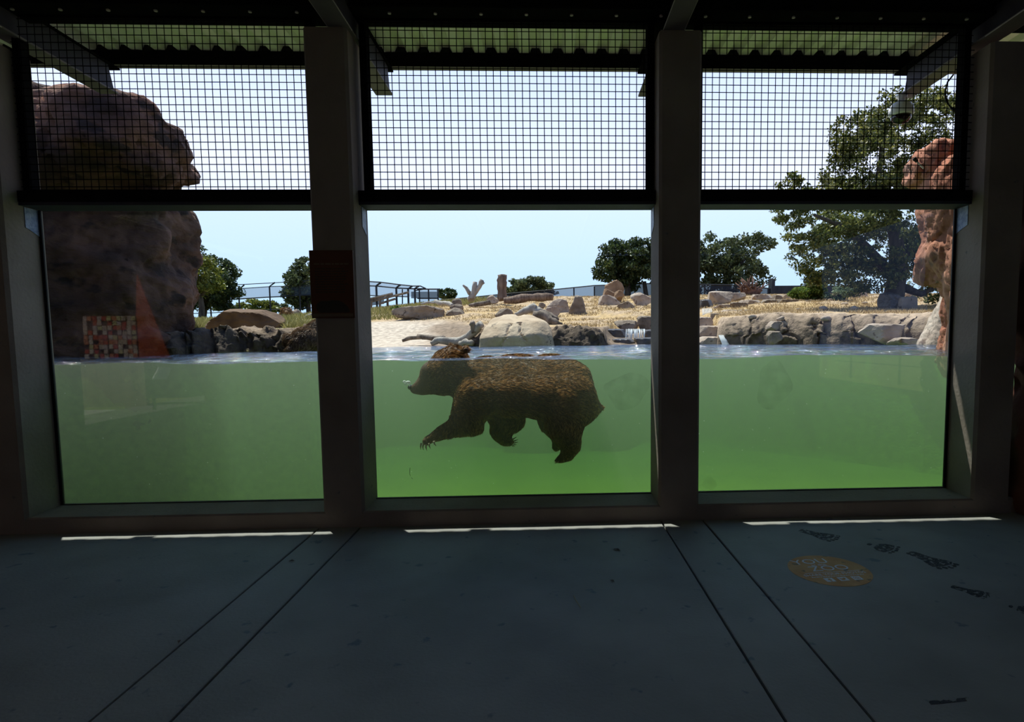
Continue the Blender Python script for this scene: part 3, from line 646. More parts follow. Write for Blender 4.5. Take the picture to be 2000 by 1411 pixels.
# ================================================================== ROCKS ON THE BANK
TOP = [(-.2, -.45, 1, .58), (.35, -.5, 1, .62), (-.75, -1, .1, .66), (.5, -1, .35, .66), (.05, -1, -.15, .62), (-.2, -1, .0, .66)]
bm = bmesh.new()
for u, v, Y in ((935, 684, 7.25), (1000, 686, 7.15), (1084, 684, 7.25), (937, 660, 7.25), (975, 656, 7.12), (1012, 660, 7.1), (1050, 652, 7.15), (1079, 656, 7.3), (946, 639, 7.5), (983, 632, 7.38), (1018, 637, 7.3), (1058, 628, 7.45), (1070, 631, 7.6), (960, 623, 8.1), (986, 613, 8.5), (1036, 616, 8.5), (1064, 626, 8.2), (1085, 655, 7.9), (1087, 684, 8.0), (938, 684, 8.5), (1082, 684, 8.6)):
    bm.verts.new(P3(u, v, Y))
bmesh.ops.convex_hull(bm, input=bm.verts[:]); bmesh.ops.delete(bm, geom=[v for v in bm.verts if not v.link_faces], context='VERTS')
bmesh.ops.bevel(bm, geom=bm.edges[:], offset=.022, segments=1, affect='EDGES'); bmesh.ops.triangulate(bm, faces=bm.faces[:])
for _ in range(3): bmesh.ops.subdivide_edges(bm, edges=[e for e in bm.edges if e.calc_length() > .07], cuts=1); bmesh.ops.triangulate(bm, faces=bm.faces[:])
bm.normal_update(); vs_ = bm.verts[:]; co = np.array([v.co[:] for v in vs_]); nr = np.array([v.normal[:] for v in vs_])
dsp = .016*fbm(co, 4, 5, 3); wig = .05*fbm(co, 3, 3, 8)
for (cx_, sl_) in ((P3(990, 660, 7.2)[0], .35), (P3(1022, 660, 7.2)[0], -.30)):   # the two cracks down its front
    q_ = np.abs(co[:, 0]-cx_-sl_*(co[:, 2]-1.4)+wig); dsp -= .045*np.exp(-(q_/.022)**2)
for v, d_, n_ in zip(vs_, dsp, nr): v.co += Vector(n_*d_)
me = bpy.data.meshes.new('boulder'); bm.to_mesh(me); bm.free(); me.polygons.foreach_set('use_smooth', [True]*len(me.polygons)); me.set_sharp_from_angle(angle=.5); me.materials.append(M['boulder'])
tag(link(bpy.data.objects.new('boulder', me)), 'large pale boulder with a flat sunlit top, at the water behind the bear', 'boulder')
rock('boulder', 'long brown boulder lying above the pale concrete beach', 767, 866, 597, 626, 13.2, 'brownrock', 4, 1.2, 5, 12, .09, top=[(-.1, -.2, 1, .7), (.2, -1, -.15, .55), (-.2, -1, .0, .55)])
rock('boulder', 'long dark brown boulder above the pool ledge, left of the sign pillar', 402, 544, 603, 648, 5.9, 'umberrock', 14, .8, 5, 22, .07, .5, pmin=.82, top=[(.1, -.35, 1, .74), (-.1, -1, .06, .55), (.2, -1, .1, .58)])
rs = [
    ('small tilted rock that throws the long shadow on the concrete slope', 870, 906, 601, 616, 13.4, 'brownrock', 41), ('brown rock just behind the tilted shadow rock', 878, 904, 594, 605, 14.0, 'brownrock', 42),
    ('grey rock at the end of the white logs', 880, 902, 582, 597, 17, 'brownrock', 43), ('rounded grey boulder right of the long log, beside the square block', 1068, 1114, 584, 608, 14.6, 'pinkrock', 44),
    ('square upright stone block with a dark right face', 1109, 1145, 577, 611, 14.0, 'brownrock', 45), ('small dark rock above the driftwood root', 1050, 1066, 591, 601, 15.5, 'brownrock', 46),
    ('low dark stone lying left above the pale boulder', 966, 1002, 603, 619, 12.4, 'brownrock', 47), ('flat stone between the root and the square block', 1066, 1094, 599, 614, 13.2, 'pinkrock', 48),
    ('tall pointed orange boulder on top of the hill under the tree', 1180, 1219, 547, 580, 19.2, 'orangerock', 49), ('brown stone leaning left against the pointed boulder', 1177, 1202, 564, 580, 18.6, 'orangerock', 50),
    ('brown stone leaning right against the pointed boulder', 1199, 1220, 567, 580, 18.4, 'orangerock', 51), ('rough grey rock below the pointed boulder', 1168, 1212, 576, 594, 17.6, 'pinkrock', 52),
    ('flat pale rock on the hill beside the bare pillar', 1231, 1276, 571, 590, 16.5, 'pinkrock', 53), ('low brown rock on the bank over the waterfall', 1205, 1240, 588, 600, 15.2, 'brownrock', 54),
    ('pale rock left of the tall stump foot', 950, 974, 576, 588, 19.5, 'pinkrock', 55), ('pale stone in the grass beside the sitting bear', 570, 594, 604, 620, 19, 'pinkrock', 56),
]
for l, x0, x1, yt, yb, Y, mt, sd in rs: rock('rock', l, x0, x1, yt, yb, Y, mt, sd, None, 4, 11, .07, .5)
# waterfall ledges either side of the bare pillar
fs = [
    ('grey slab at the top of the small waterfall', 1199, 1250, 625, 642, 10.0, 'brownrock', 61), ('lumpy rock right of the waterfall slab, against the pillar', 1244, 1292, 616, 641, 10.3, 'brownrock', 62),
    ('wet black block left of the falling water', 1180, 1228, 642, 662, 9.4, 'wetrock', 63), ('wet black block right of the falling water', 1256, 1300, 643, 664, 9.4, 'wetrock', 64),
    ('low wet ledge stone at the foot of the waterfall, left piece', 1150, 1196, 660, 677, 8.5, 'wetrock', 65), ('low wet ledge stone at the foot of the waterfall, middle piece', 1192, 1242, 661, 677, 8.55, 'wetrock', 66), ('low wet ledge stone at the foot of the waterfall, right piece', 1240, 1296, 659, 677, 8.6, 'wetrock', 67),
    ('pale flat rock beside the right face of the bare pillar', 1350, 1393, 618, 638, 8.6, 'pinkrock', 68), ('broken pale ledge block above the lowest step', 1352, 1412, 636, 661, 8.1, 'pinkrock', 69), ('lowest pale step of the ledges, dark wet front', 1350, 1416, 657, 678, 7.7, 'pinkrock', 70),
    ('dark rock under the big tilted slab', 1366, 1394, 584, 607, 12.4, 'wetrock', 71), ('big pale tilted slab crowning the rock ledges', 1384, 1436, 567, 594, 13.2, 'pinkrock', 72), ('flat pale slab behind the tilted slab', 1425, 1458, 571, 583, 14.2, 'pinkrock', 73),
    ('thin grey slab low under the tilted slab', 1394, 1442, 594, 606, 11.6, 'pinkrock', 74), ('dark split rock in the middle of the ledges', 1426, 1462, 590, 604, 11.4, 'brownrock', 75), ('long flat ledge rock with a broken dark front', 1442, 1492, 585, 600, 12.4, 'pinkrock', 76),
    ('square brown end of the long flat ledge', 1484, 1522, 584, 600, 12.1, 'brownrock', 77), ('dark brown block right of the long ledge', 1518, 1562, 584, 599, 12.0, 'brownrock', 78), ('flat pinkish slab lower on the ledges', 1402, 1448, 604, 618, 10.2, 'pinkrock', 79), ('brown broken end of the pinkish slab', 1440, 1480, 604, 619, 10.0, 'brownrock', 80),
    ('small dark stone left of the pinkish slab', 1388, 1414, 611, 626, 9.4, 'brownrock', 81), ('flat stone far up the ledges', 1468, 1512, 574, 585, 14.5, 'pinkrock', 82), ('small brown stone far up the ledges', 1508, 1530, 576, 586, 14, 'brownrock', 83), ('low tan rock right of the far ledges', 1516, 1552, 574, 586, 15, 'boulder', 84),
    ('pale capstone set in the right bank edge', 1498, 1548, 626, 642, 6.75, 'pinkrock', 85), ('brown stone low in the right bank face', 1500, 1530, 646, 664, 6.35, 'brownrock', 86), ('large pale slab leaning on the right bank', 1682, 1792, 630, 664, 5.45, 'pinkrock', 87), ('low slab at the waterline under the large pale slab', 1738, 1812, 659, 675, 5.0, 'pinkrock', 88),
    ('dark rock at the foot of the oak trunk', 1719, 1760, 570, 620, 8.6, 'wetrock', 89), ('dark jagged rock right of the oak trunk', 1752, 1796, 578, 626, 8.5, 'brownrock', 90), ('pale stone behind the oak, in the shade', 1764, 1806, 564, 582, 13, 'pinkrock', 91), ('thin stone lying in the grass beyond the sage bush', 1660, 1700, 570, 582, 14, 'pinkrock', 92),
]
for l, x0, x1, yt, yb, Y, mt, sd in fs: rock('rock', l, x0, x1, yt, yb, Y, mt, sd, None, 4, 9, .05, .5, top=[(0, -.12, 1, .62), (0, -1, .05, .7)])
# small loose stones, each its own
r_ = np.random.default_rng(5)
SL = ['loose stone highest on the dry slope, under the bright green shrub', 'loose stone on the dry slope nearest the sage shrub', 'loose stone on the slope below the far end of the ledges', 'loose stone midway between the bright shrub and the right bank edge', 'loose stone just above the pale capstone, right of the long ledge', 'loose stone at the bank edge left of the pale capstone', 'loose stone low on the slope, leftmost of the loose ones', 'loose stone in the shade left of the oak foot', 'loose stone beside the oak trunk, uphill of the shade', 'loose stone right on the edge of the right bank']
for k, (u, v) in enumerate([(1608, 606), (1650, 596), (1576, 590), (1622, 588), (1560, 606), (1524, 626), (1470, 622), (1668, 606), (1690, 594), (1612, 626)]):
    lo_, hi_ = 4.6, 24
    for _ in range(40):
        mid = (lo_+hi_)/2; p = at(u, v, mid)
        if p[2] > gz(p[0], p[1]): lo_ = mid
        else: hi_ = mid
    p = at(u, v, hi_); s = float(r_.uniform(.04, .09)); V, F = rock_mesh(200+k, 3, 10, .05)
    o = mesh_from('stone', V*np.array([s*1.4, s, s*.7])+np.array([0, 0, s*.4]), F, 'pinkrock', None, True); o.location = (p[0], p[1], gz(p[0], p[1])); o.rotation_euler.z = r_.uniform(0, 6)
    tag(o, SL[k], 'stone', 'loose stones on the right slope')
# falling water between the wet blocks
mb = MB()
for k in range(16):
    u = 1223+k*2.4; a = P3(u, 643, 9.05); b = P3(u+random.uniform(-2, 2), 662, 8.85); w = random.uniform(.006, .016)
    mb.tube([a, a*.5+b*.5+np.array([0, -.05, .03]), b], [w*.6, w, w*1.2], 5)
for k in range(9):
    u = 1372+k*2.2; mb.tube([P3(u, 603, 10.6), P3(u+1, 617, 10.4)], [.006, .012], 5)
for k in range(7):
    u = 1412+k*1.8; mb.tube([P3(u-8, 655, 7.35), P3(u, 674, 7.2)], [.006, .014], 5)
o = mb.build('waterfall', 'fallwater', None, True); tag(o, 'thin white waterfall between wet black rocks', 'waterfall', kind='stuff')
# ================================================================== DRIFTWOOD, LOGS, STUMPS
def log(name, label, pts, mat, cat='log', n=10, Y=None, group=None, parts=(), jit=.10):
    """pts: (u, v, radius px, Y)"""
    def T(ps):
        P_ = [P3(u, v, y) for u, v, r, y in ps]; R = [r/ppm(y) for u, v, r, y in ps]
        Q = [P_[0]]; RR = [R[0]]
        for a, b, ra_, rb_ in zip(P_[:-1], P_[1:], R[:-1], R[1:]):
            for t in (.33, .66, 1.): Q.append(a+(b-a)*t+rng.normal(size=3)*.12*min(ra_, rb_)*(t < 1)); RR.append((ra_+(rb_-ra_)*t)*(1+rng.uniform(-.1, .1)))
        return Q, RR
    c = P3(*pts[len(pts)//2][:2], pts[len(pts)//2][3])
    if not parts:
        Q, R = T(pts); o = MB().tube(Q, R, n, True, jit).build(name, mat, None, True); return tag(o, label, cat, group)
    t = empty(name, c, label, cat, group); Q, R = T(pts); MB().tube(Q, R, n, True, jit).build('trunk', mat, t, True)
    for nm, ps, mt in parts:
        Q, R = T(ps); MB().tube(Q, R, n, True, jit).build(nm, mt, t, True)
    return t
log('driftwood', 'forked grey driftwood trunk lying at the water, ends against the pale boulder', [(842, 672, 5, 8.1), (856, 665, 7, 8.1), (893, 667, 8, 8.1), (915, 658, 8, 8.0), (930, 645, 8, 7.9), (940, 634, 8, 7.8)], 'wood', parts=[('branch', [(928, 648, 8, 7.9), (924, 635, 6, 7.85), (922, 629, 5, 7.8)], 'darkwood'), ('branch', [(786, 666, 3, 8.6), (800, 661, 4, 8.6), (822, 659, 4, 8.5)], 'darkwood'), ('branch', [(816, 657, 4.5, 8.5), (846, 661, 5, 8.35), (868, 661, 5, 8.2)], 'darkwood'), ('branch', [(898, 671, 5, 7.9), (910, 668, 6, 7.8), (924, 671, 5, 7.7)], 'wood')])
log('driftwood', 'pale driftwood root with a dark torn end, above the pale boulder', [(1006, 616, 4, 10.6), (1024, 608, 7, 10.6), (1042, 602, 9, 10.6), (1056, 612, 9, 10.5)], 'wood', parts=[('root', [(1042, 616, 8, 10.3), (1062, 618, 11, 10.2), (1082, 630, 8, 10.1), (1098, 636, 5, 10.1)], 'darkwood'), ('root', [(1056, 606, 5, 10.5), (1074, 616, 6, 10.4), (1090, 626, 4, 10.3)], 'darkwood'), ('root', [(1046, 600, 4, 10.5), (1041, 596, 2, 10.5)], 'wood')])
log('log', 'long reddish log lying in front of the tall stump', [(984, 588, 6, 18.6), (1020, 583, 8, 18.6), (1050, 581, 7.5, 18.6), (1079, 581, 7.5, 18.4)], 'stump')
log('log', 'dark rough log left of the tall stump', [(916, 598, 3.5, 18), (930, 595, 4.5, 18), (958, 590, 5, 18)], 'darkwood')
log('log', 'white log nearest the brown boulder', [(850, 589, 4, 17.5), (862, 593, 4.5, 17.3), (868, 594, 3, 17.2)], 'wood')
log('log', 'white curved log between two others on the hill', [(866, 592, 4, 17.2), (876, 593, 4.5, 17), (884, 598, 4, 16.8)], 'wood')
log('log', 'small white branch left of the white logs', [(822, 594, 1.5, 17), (838, 591, 2.2, 17), (850, 592, 1.5, 17)], 'wood')
log('log', 'bleached log in the grass right of the sitting bear', [(582, 630, 3.5, 15), (598, 621, 4.5, 15), (616, 614, 5, 15)], 'wood')
log('log', 'thin bleached branch beside the long dark brown boulder', [(532, 621, 2.2, 11), (544, 624, 2.5, 11), (550, 631, 1.5, 11)], 'wood')
log('stump', 'tall upright brown tree stump on the hill', [(982, 586, 9.5, 20), (981, 570, 8.6, 20), (981, 552, 8.6, 20), (981, 538, 8.8, 20)], 'stump', 'stump', 12)
log('stump', 'grey forked dead trunk standing on the hill', [(921, 586, 7, 20), (922, 578, 6.5, 20), (927, 566, 5, 20), (928, 551, 4, 20)], 'wood', 'stump', parts=[('branch', [(925, 576, 5, 20), (936, 560, 4.5, 20), (942, 547, 4, 20)], 'wood'), ('branch', [(938, 556, 3, 20), (946, 552, 2, 20)], 'wood'), ('branch', [(918, 574, 4.5, 20), (911, 563, 3, 20), (904, 557, 1.6, 20)], 'wood')])
# uprooted root ball
t = empty('root_ball', P3(1466, 568, 19), 'reddish uprooted root ball on the hill before the dark fence', 'roots')
r_ = np.random.default_rng(11); mb = MB()
for k in range(30):
    u0, v0 = 1464+r_.normal()*8, 572; ang = r_.uniform(-1.1, 1.1); L = r_.uniform(16, 36)
    p0 = P3(u0, v0, 19); p1 = P3(u0+L*.5*math.sin(ang)+r_.normal()*3, v0-L*.5*math.cos(ang), 19+r_.normal()*.2); p2 = P3(u0+L*math.sin(ang)*1.1, v0-L*math.cos(ang)*.95, 19+r_.normal()*.35)
    mb.tube([p0, p1, p2], [.05, .035, .012], 5)
mb.build('root', 'rootwood', t, True)['kind'] = 'stuff'
V, F = rock_mesh(77, 3, 14, .1); k_ = ppm(19)
keep(mesh_from('soil_core', V*np.array([22/k_, .5, 9/k_])+P3(1464, 572, 19.2), F, 'rootwood', None, True), t)
# ================================================================== TREES AND SHRUBS
def crown(name, blobs_, nleaf, size, mat, parent, seed):
    """blobs_: (u, v, ru, rv, Y, ry) leaf clumps"""
    r_ = np.random.default_rng(seed); A = np.array([b[2]*b[3]*1. for b in blobs_]); A = A/A.sum(); Vs = []
    for b, w in zip(blobs_, A):
        n = int(nleaf*w); k = ppm(b[4]); c = P3(b[0], b[1], b[4])
        # sub-clumps give the crown its gaps
        m_ = max(16, int(b[2]*b[3]/45)); dirs = r_.normal(size=(m_, 3)); dirs /= np.linalg.norm(dirs, axis=1)[:, None]
        cc = dirs*(r_.uniform(.25, 1., (m_, 1))**.5); idx = r_.integers(0, m_, n)
        g = r_.normal(size=(n, 3)); g /= np.linalg.norm(g, axis=1)[:, None]; g *= (r_.uniform(0, 1, (n, 1))**.5)*min(.5, 1.5/m_**.5)
        p = (cc[idx]+g)*np.array([b[2]/k, b[5], b[3]/k])*1.12+c
        a = r_.normal(size=(n, 3)); a /= np.linalg.norm(a, axis=1)[:, None]; bb = np.cross(a, r_.normal(size=(n, 3))); bb /= np.linalg.norm(bb, axis=1)[:, None]
        s = size*r_.uniform(.6, 1.3, (n, 1))
        Vs.append(np.stack([p-a*s, p+bb*s*.5, p+a*s, p-bb*s*.5], 1).reshape(-1, 3))
    V = np.vstack(Vs); F = np.arange(len(V)).reshape(-1, 4)
    o = mesh_from(name, V, F, mat); keep(o, parent); o['kind'] = 'stuff'; return o
def tree(name, label, base, trunk, limbs, blobs_, nleaf, size, mat, seed, cat='tree', group=None, bark='bark'):
    t = empty(name, P3(*base), label, cat, group)
    tp = [P3(u, v, Y) for u, v, r, Y in trunk]; tp[0][2] = min(tp[0][2], gz(tp[0][0], tp[0][1])-.15)
    mb = MB(); mb.tube(tp, [r/ppm(Y) for u, v, r, Y in trunk], 10, True, .08); mb.build('trunk', bark, t, True)
    if limbs:
        mb = MB()
        for L in limbs: mb.tube([P3(u, v, Y) for u, v, r, Y in L], [r/ppm(Y) for u, v, r, Y in L], 7, True)
        mb.build('branches', bark, t, True)['kind'] = 'stuff'
    crown('foliage', blobs_, nleaf, size, mat, t, seed); return t
Yo = 9.2
tree('oak_tree', 'large dark oak tree behind the right window, trunk in the dry grass', (1742, 606, Yo),
     [(1742, 616, 25, Yo), (1744, 590, 20, Yo), (1748, 565, 18, Yo), (1756, 520, 16, Yo), (1750, 470, 13, Yo), (1740, 420, 10, Yo)],
     [[(1750, 545, 12, Yo), (1690, 480, 8, Yo-.3), (1640, 440, 5, Yo-.6), (1590, 420, 3, Yo-.8)], [(1754, 520, 11, Yo), (1800, 460, 8, Yo+.3), (1820, 400, 5, Yo+.5)], [(1745, 440, 9, Yo), (1716, 360, 6, Yo), (1722, 290, 4, Yo), (1740, 220, 2, Yo)], [(1760, 560, 9, Yo), (1800, 575, 6, Yo), (1830, 560, 4, Yo)], [(1690, 480, 6, Yo-.3), (1650, 490, 4, Yo-.3), (1600, 500, 2, Yo-.3)]],
     [(1620, 440, 74, 46, Yo-.4, 1.0), (1560, 398, 42, 24, Yo-.5, .5), (1545, 358, 22, 20, Yo-.4, .3), (1600, 495, 52, 42, Yo-.2, .9), (1680, 410, 80, 60, Yo, 1.3), (1700, 330, 70, 62, Yo, 1.2), (1680, 262, 44, 44, Yo, .9), (1730, 235, 50, 44, Yo, .8), (1800, 250, 60, 62, Yo+.2, 1.0), (1830, 215, 40, 30, Yo+.2, .5),
      (1800, 400, 80, 90, Yo+.3, 1.3), (1740, 480, 90, 60, Yo, 1.2), (1820, 500, 56, 60, Yo+.3, 1.0), (1690, 540, 60, 36, Yo, .8), (1640, 520, 50, 36, Yo, .6), (1840, 560, 36, 30, Yo+.4, .6), (1575, 540, 26, 20, Yo, .4), (1640, 300, 20, 24, Yo, .3), (1530, 420, 22, 16, Yo-.5, .3)],
     60000, .042, 'oakleaf', 1)
Yb = 27
tree('evergreen_tree', 'round dark evergreen on the hill left of the bare pillar', (1225, 580, Yb), [(1225, 588, 7, Yb), (1227, 560, 6, Yb), (1232, 530, 5, Yb)], [[(1227, 560, 4, Yb), (1205, 535, 2.5, Yb)], [(1262, 580, 5, Yb), (1258, 550, 4, Yb)]],
     [(1210, 505, 42, 34, Yb, 1.4), (1255, 495, 50, 30, Yb, 1.6), (1190, 530, 28, 24, Yb, 1.), (1250, 530, 50, 30, Yb, 1.4), (1300, 510, 40, 40, Yb, 1.4), (1215, 552, 30, 14, Yb, .8)], 15000, .10, 'darkleaf', 2)
tree('evergreen_tree', 'large dark green tree right of the bare pillar, behind the root ball', (1420, 570, Yb), [(1420, 585, 8, Yb), (1420, 545, 7, Yb), (1425, 510, 5, Yb)], [[(1420, 545, 5, Yb), (1460, 500, 3, Yb)], [(1420, 540, 4, Yb), (1390, 510, 3, Yb)]],
     [(1395, 500, 48, 34, Yb, 1.4), (1455, 490, 42, 34, Yb, 1.4), (1480, 478, 24, 20, Yb, .8), (1430, 535, 60, 34, Yb, 1.5), (1380, 540, 40, 34, Yb, 1.2), (1478, 545, 24, 26, Yb, .8), (1330, 510, 44, 44, Yb, 1.4)], 15000, .10, 'pineleaf', 3)
tree('evergreen_tree', 'wide low evergreen behind the tall stump', (1036, 580, 34), [(1036, 588, 5, 34), (1036, 570, 4, 34)], [[(1036, 575, 3, 34), (1050, 560, 2, 34)]],
     [(1010, 564, 20, 14, 34, 1.), (1034, 558, 28, 15, 34, 1.2), (1060, 562, 18, 13, 34, .9), (1035, 572, 40, 10, 34, 1.)], 7000, .11, 'pineleaf', 4)
tree('leafy_tree', 'yellow green leafy tree against the cliff edge, behind the wire fence', (390, 610, 22), [(393, 625, 6, 22), (394, 600, 5, 22), (390, 570, 4, 22)], [[(392, 590, 3, 22), (370, 560, 2, 22)], [(392, 580, 3, 22), (410, 560, 2, 22)]],
     [(372, 530, 34, 34, 22, 1.2), (398, 535, 30, 30, 22, 1.0), (350, 560, 30, 40, 22, 1.), (345, 500, 24, 24, 22.4, .8), (385, 560, 34, 20, 22, 1.)], 9000, .085, 'yellowleaf', 5)
tree('leafy_tree', 'dark green tree right behind the yellow green one', (394, 612, 25), [(394, 628, 6, 25), (400, 600, 5, 25), (410, 560, 4, 25)], [[(402, 590, 3, 25), (435, 555, 2, 25)]],
     [(430, 535, 26, 26, 25, 1.), (440, 560, 26, 24, 25, 1.), (370, 500, 34, 20, 25, 1.), (405, 575, 44, 20, 25, 1.2), (425, 590, 20, 16, 25, .8), (380, 590, 40, 24, 25, 1.), (345, 485, 14, 16, 25, .6)], 11000, .085, 'darkleaf', 6)
tree('pine_tree', 'grey green pine half hidden by the sign pillar', (600, 612, 27), [(604, 625, 5, 27), (602, 590, 4, 27), (600, 550, 3, 27)], [[(602, 580, 2.5, 27), (580, 570, 1.5, 27)]],
     [(590, 550, 26, 30, 27, 1.1), (602, 525, 20, 20, 27, .8), (576, 575, 22, 20, 27, .9), (605, 580, 30, 24, 27, 1.)], 9000, .095, 'pineleaf', 7)
for nm, lab, bl, n, sz, mt, sd, Y in (
        ('bush', 'small round bush behind the fence, left of the yellow green bush', [(446, 603, 20, 9, 31, .8)], 1600, .10, 'pineleaf', 21, 31),
        ('bush', 'yellow green bush seen under the fence screen', [(502, 597, 24, 10, 31, .9), (520, 602, 18, 8, 31, .7)], 2600, .10, 'yellowleaf', 22, 31),
        ('bush', 'dark bush right of the yellow green bush, behind the fence', [(540, 602, 16, 9, 32, .7)], 1300, .10, 'pineleaf', 23, 32),
        ('bush', 'dark little tree beside the black cage', [(872, 575, 14, 10, 36, .8), (884, 580, 10, 7, 36, .6)], 1500, .11, 'darkleaf', 24, 36),
        ('shrub', 'bright green shrub at the foot of the oak, left side', [(1575, 570, 26, 14, 13, .5), (1590, 560, 18, 14, 13, .4), (1598, 574, 14, 10, 13, .35), (1556, 575, 12, 8, 13, .3)], 4200, .05, 'shrubleaf', 25, 13),
        ('shrub', 'pale sage green shrub right of the bright green one', [(1634, 574, 22, 11, 12.5, .4), (1645, 570, 14, 9, 12.5, .3)], 2600, .045, 'sageleaf', 26, 12.5),
        ('shrub', 'low green weed in the grass above the brown boulder', [(774, 603, 8, 4, 17, .3)], 260, .06, 'shrubleaf', 27, 17)):
    t = empty(nm, P3(bl[0][0], bl[0][1]+bl[0][3], Y), lab, 'shrub' if nm == 'shrub' else 'bush')
    mb = MB()
    for k in range(6):
        q_ = P3(bl[0][0]+random.uniform(-3, 3), bl[0][1]+bl[0][3]+3, Y); q_[2] = min(q_[2], gz(q_[0], q_[1])-.1)
        mb.tube([q_, P3(bl[0][0]+random.uniform(-14, 14), bl[0][1], Y+random.uniform(-.2, .2))], [.03, .012], 5)
    mb.build('stems', 'bark', t)['kind'] = 'stuff'
    crown('foliage', bl, n, sz, mt, t, sd)
# ================================================================== GRASS
def grass(name, label, n, box, mat, h, seed, test, w=.006):
    r_ = np.random.default_rng(seed); u0, u1, d0, d1 = box
    u = r_.uniform(u0, u1, n*3); d = d0+(d1-d0)*r_.uniform(0, 1, n*3)**1.4; Y = shore(u)+d
    tn = np.stack([(u-CX)/FPX, np.full_like(u, -(660-CY)/FPX), np.ones_like(u)], -1)@RC; X = CAM[0]+(Y-CAM[1])*tn[:, 0]/tn[:, 1]
    P_ = np.stack([X, Y, X*0], -1); nz_ = fbm(P_, .8, 3, seed); ok = test(u, d, nz_); P_ = P_[ok][:n]; u = u[ok][:n]
    P_[:, 2] = ground_z(P_[:, 0], P_[:, 1])-.01; m_ = len(P_)
    H = h*r_.uniform(.4, 1.3, m_); a = r_.uniform(0, 6.28, m_); lean = r_.normal(size=(m_, 2))*.45*H[:, None]; ww = w*(1+(P_[:, 1]-4)*.16)
    s = np.stack([np.cos(a)*ww, np.sin(a)*ww, a*0], -1)
    V = np.stack([P_-s, P_+s, P_+np.stack([lean[:, 0], lean[:, 1], H], -1)], 1).reshape(-1, 3)
    o = mesh_from(name, V, np.arange(len(V)).reshape(-1, 3), mat); return tag(o, label, 'grass', kind='stuff')
bwf = lambda u: np.interp(u, [640, 690, 870, 960, 1060, 1300, 1340], [.9, 5.2, 4.8, 3.4, 2.2, 2.2, 1.0])
grass('dry_grass', 'dry golden grass over the hillside', 42000, (800, 1870, .7, 18), 'drygrass', .065, 3, lambda u, d, z: (d > bwf(u)*.95) & (z > -.35+.25*(u < 1300)))
grass('green_grass', 'olive green grass on the left bank and hill crest', 26000, (340, 960, .8, 17), 'greengrass', .14, 4, lambda u, d, z: (d > bwf(u)*1.0+.3*(u > 690)) & (z > -.6+1.3*sst(u, 760, 900)*(d < 12)) & ~((u > 392) & (u < 556) & (d < 3.2)))
# ================================================================== FENCES
def fence(name, label, posts, Y, rails, screens, armdx=8, pr=.035, cat='fence'):
    t = empty(name, P3(posts[0][0], posts[0][2], Y(posts[0][0])), label, cat)
    for u, vt, vb, arm in posts:
        y = Y(u); a = P3(u, vb, y); b = P3(u, vt, y); b[0] = a[0]; b[1] = a[1]; pts = [a-np.array([0, 0, .4]), b]
        if arm: pts.append(P3(u+armdx, vt-arm, y))
        MB().tube(pts, pr, 6).build('post', 'fence', t)
    for ps, r in rails:
        MB().tube([P3(u, v, Y(u)) for u, v in ps], r, 5).build('rail', 'fence', t)
    for top, bot, mt in screens:
        V = []; F = []
        for (u, v), (u2, v2) in zip(top, bot): V += [P3(u, v, Y(u)+.03), P3(u2, v2, Y(u2)+.03)]
        for i in range(len(top)-1): F.append((2*i, 2*i+1, 2*i+3, 2*i+2))
        keep(mesh_from('screen', np.array(V), F, mt), t)
    return t
fence('wire_fence', 'tall wire fence with a grey wind screen behind the left bank', [(358, 566, 636, 8), (413, 565, 626, 8), (469, 566, 622, 9), (529, 560, 616, 8), (587, 558, 612, 8)], lambda u: 26.,
      [([(300, 560), (366, 558), (421, 557), (472, 556), (531, 553), (590, 549), (640, 546)], .02), ([(300, 566), (470, 564), (530, 560), (640, 557)], .02), ([(300, 589), (440, 586), (520, 581), (640, 575)], .03), ([(300, 616), (420, 611), (640, 600)], .02)],
      [([(300, 567), (470, 564), (530, 560), (640, 557)], [(300, 589), (470, 584.5), (530, 580), (640, 575)], 'screen')])
fence('cage_fence', 'black steel cage fence with slanting tops at the end of the left grass', [(736.5, 558.5, 604, 6), (775, 562.5, 596, 6), (798, 565, 594, 6), (811, 564, 594, 5)], lambda u: 24.,
      [([(700, 549), (743, 551.5), (782, 556.5), (806, 559), (821, 559), (832, 564)], .03), ([(700, 558), (736, 559), (775, 563), (812, 564.5), (832, 564)], .03), ([(700, 577), (736, 578), (798, 580)], .025), ([(786, 565, ), (786.2, 594)], .03), ([(832, 564), (811, 568)], .03)],
      [([(700, 558), (736, 559), (775, 563), (812, 564.5)], [(700, 577), (736, 578), (775, 579), (812, 580)], 'screen'), ([(700, 549), (743, 551.5), (782, 556.5), (806, 559)], [(700, 558), (736, 559), (775, 563), (800, 565)], 'screen')], 7, .05)
t = empty('cage', P3(830, 595, 25), 'black boxy animal cage beside the slanted cage fence', 'cage')
for u in (819, 837, 855.5):
    MB().bbox(P3(u, 570, 25)[0]-.03, P3(u, 570, 25)[0]+.03, 24.97, 25.03, P3(u, 596, 25)[2]-.4, P3(u, 564 if u > 840 else 565, 25)[2], .004).build('post', 'fence', t)
for v0, v1, mt in ((565, 570, 'screen'), (570, 583, 'darkscreen'), (583, 597, 'screen')):
    keep(mesh_from('screen', np.array([P3(803 if v0 == 570 else 819, v0, 25.05), P3(856, v0, 25.05), P3(856, v1, 25.05), P3(803 if v0 == 570 else 819, v1, 25.05)]), [(0, 1, 2, 3)], mt), t)
for v in (565, 583): MB().tube([P3(815, v, 25), P3(857, v, 25)], .035, 5).build('rail', 'fence', t)
t = empty('timber_ramp', P3(745, 592, 22), 'dark sloping timber platform inside the cage fence', 'ramp')
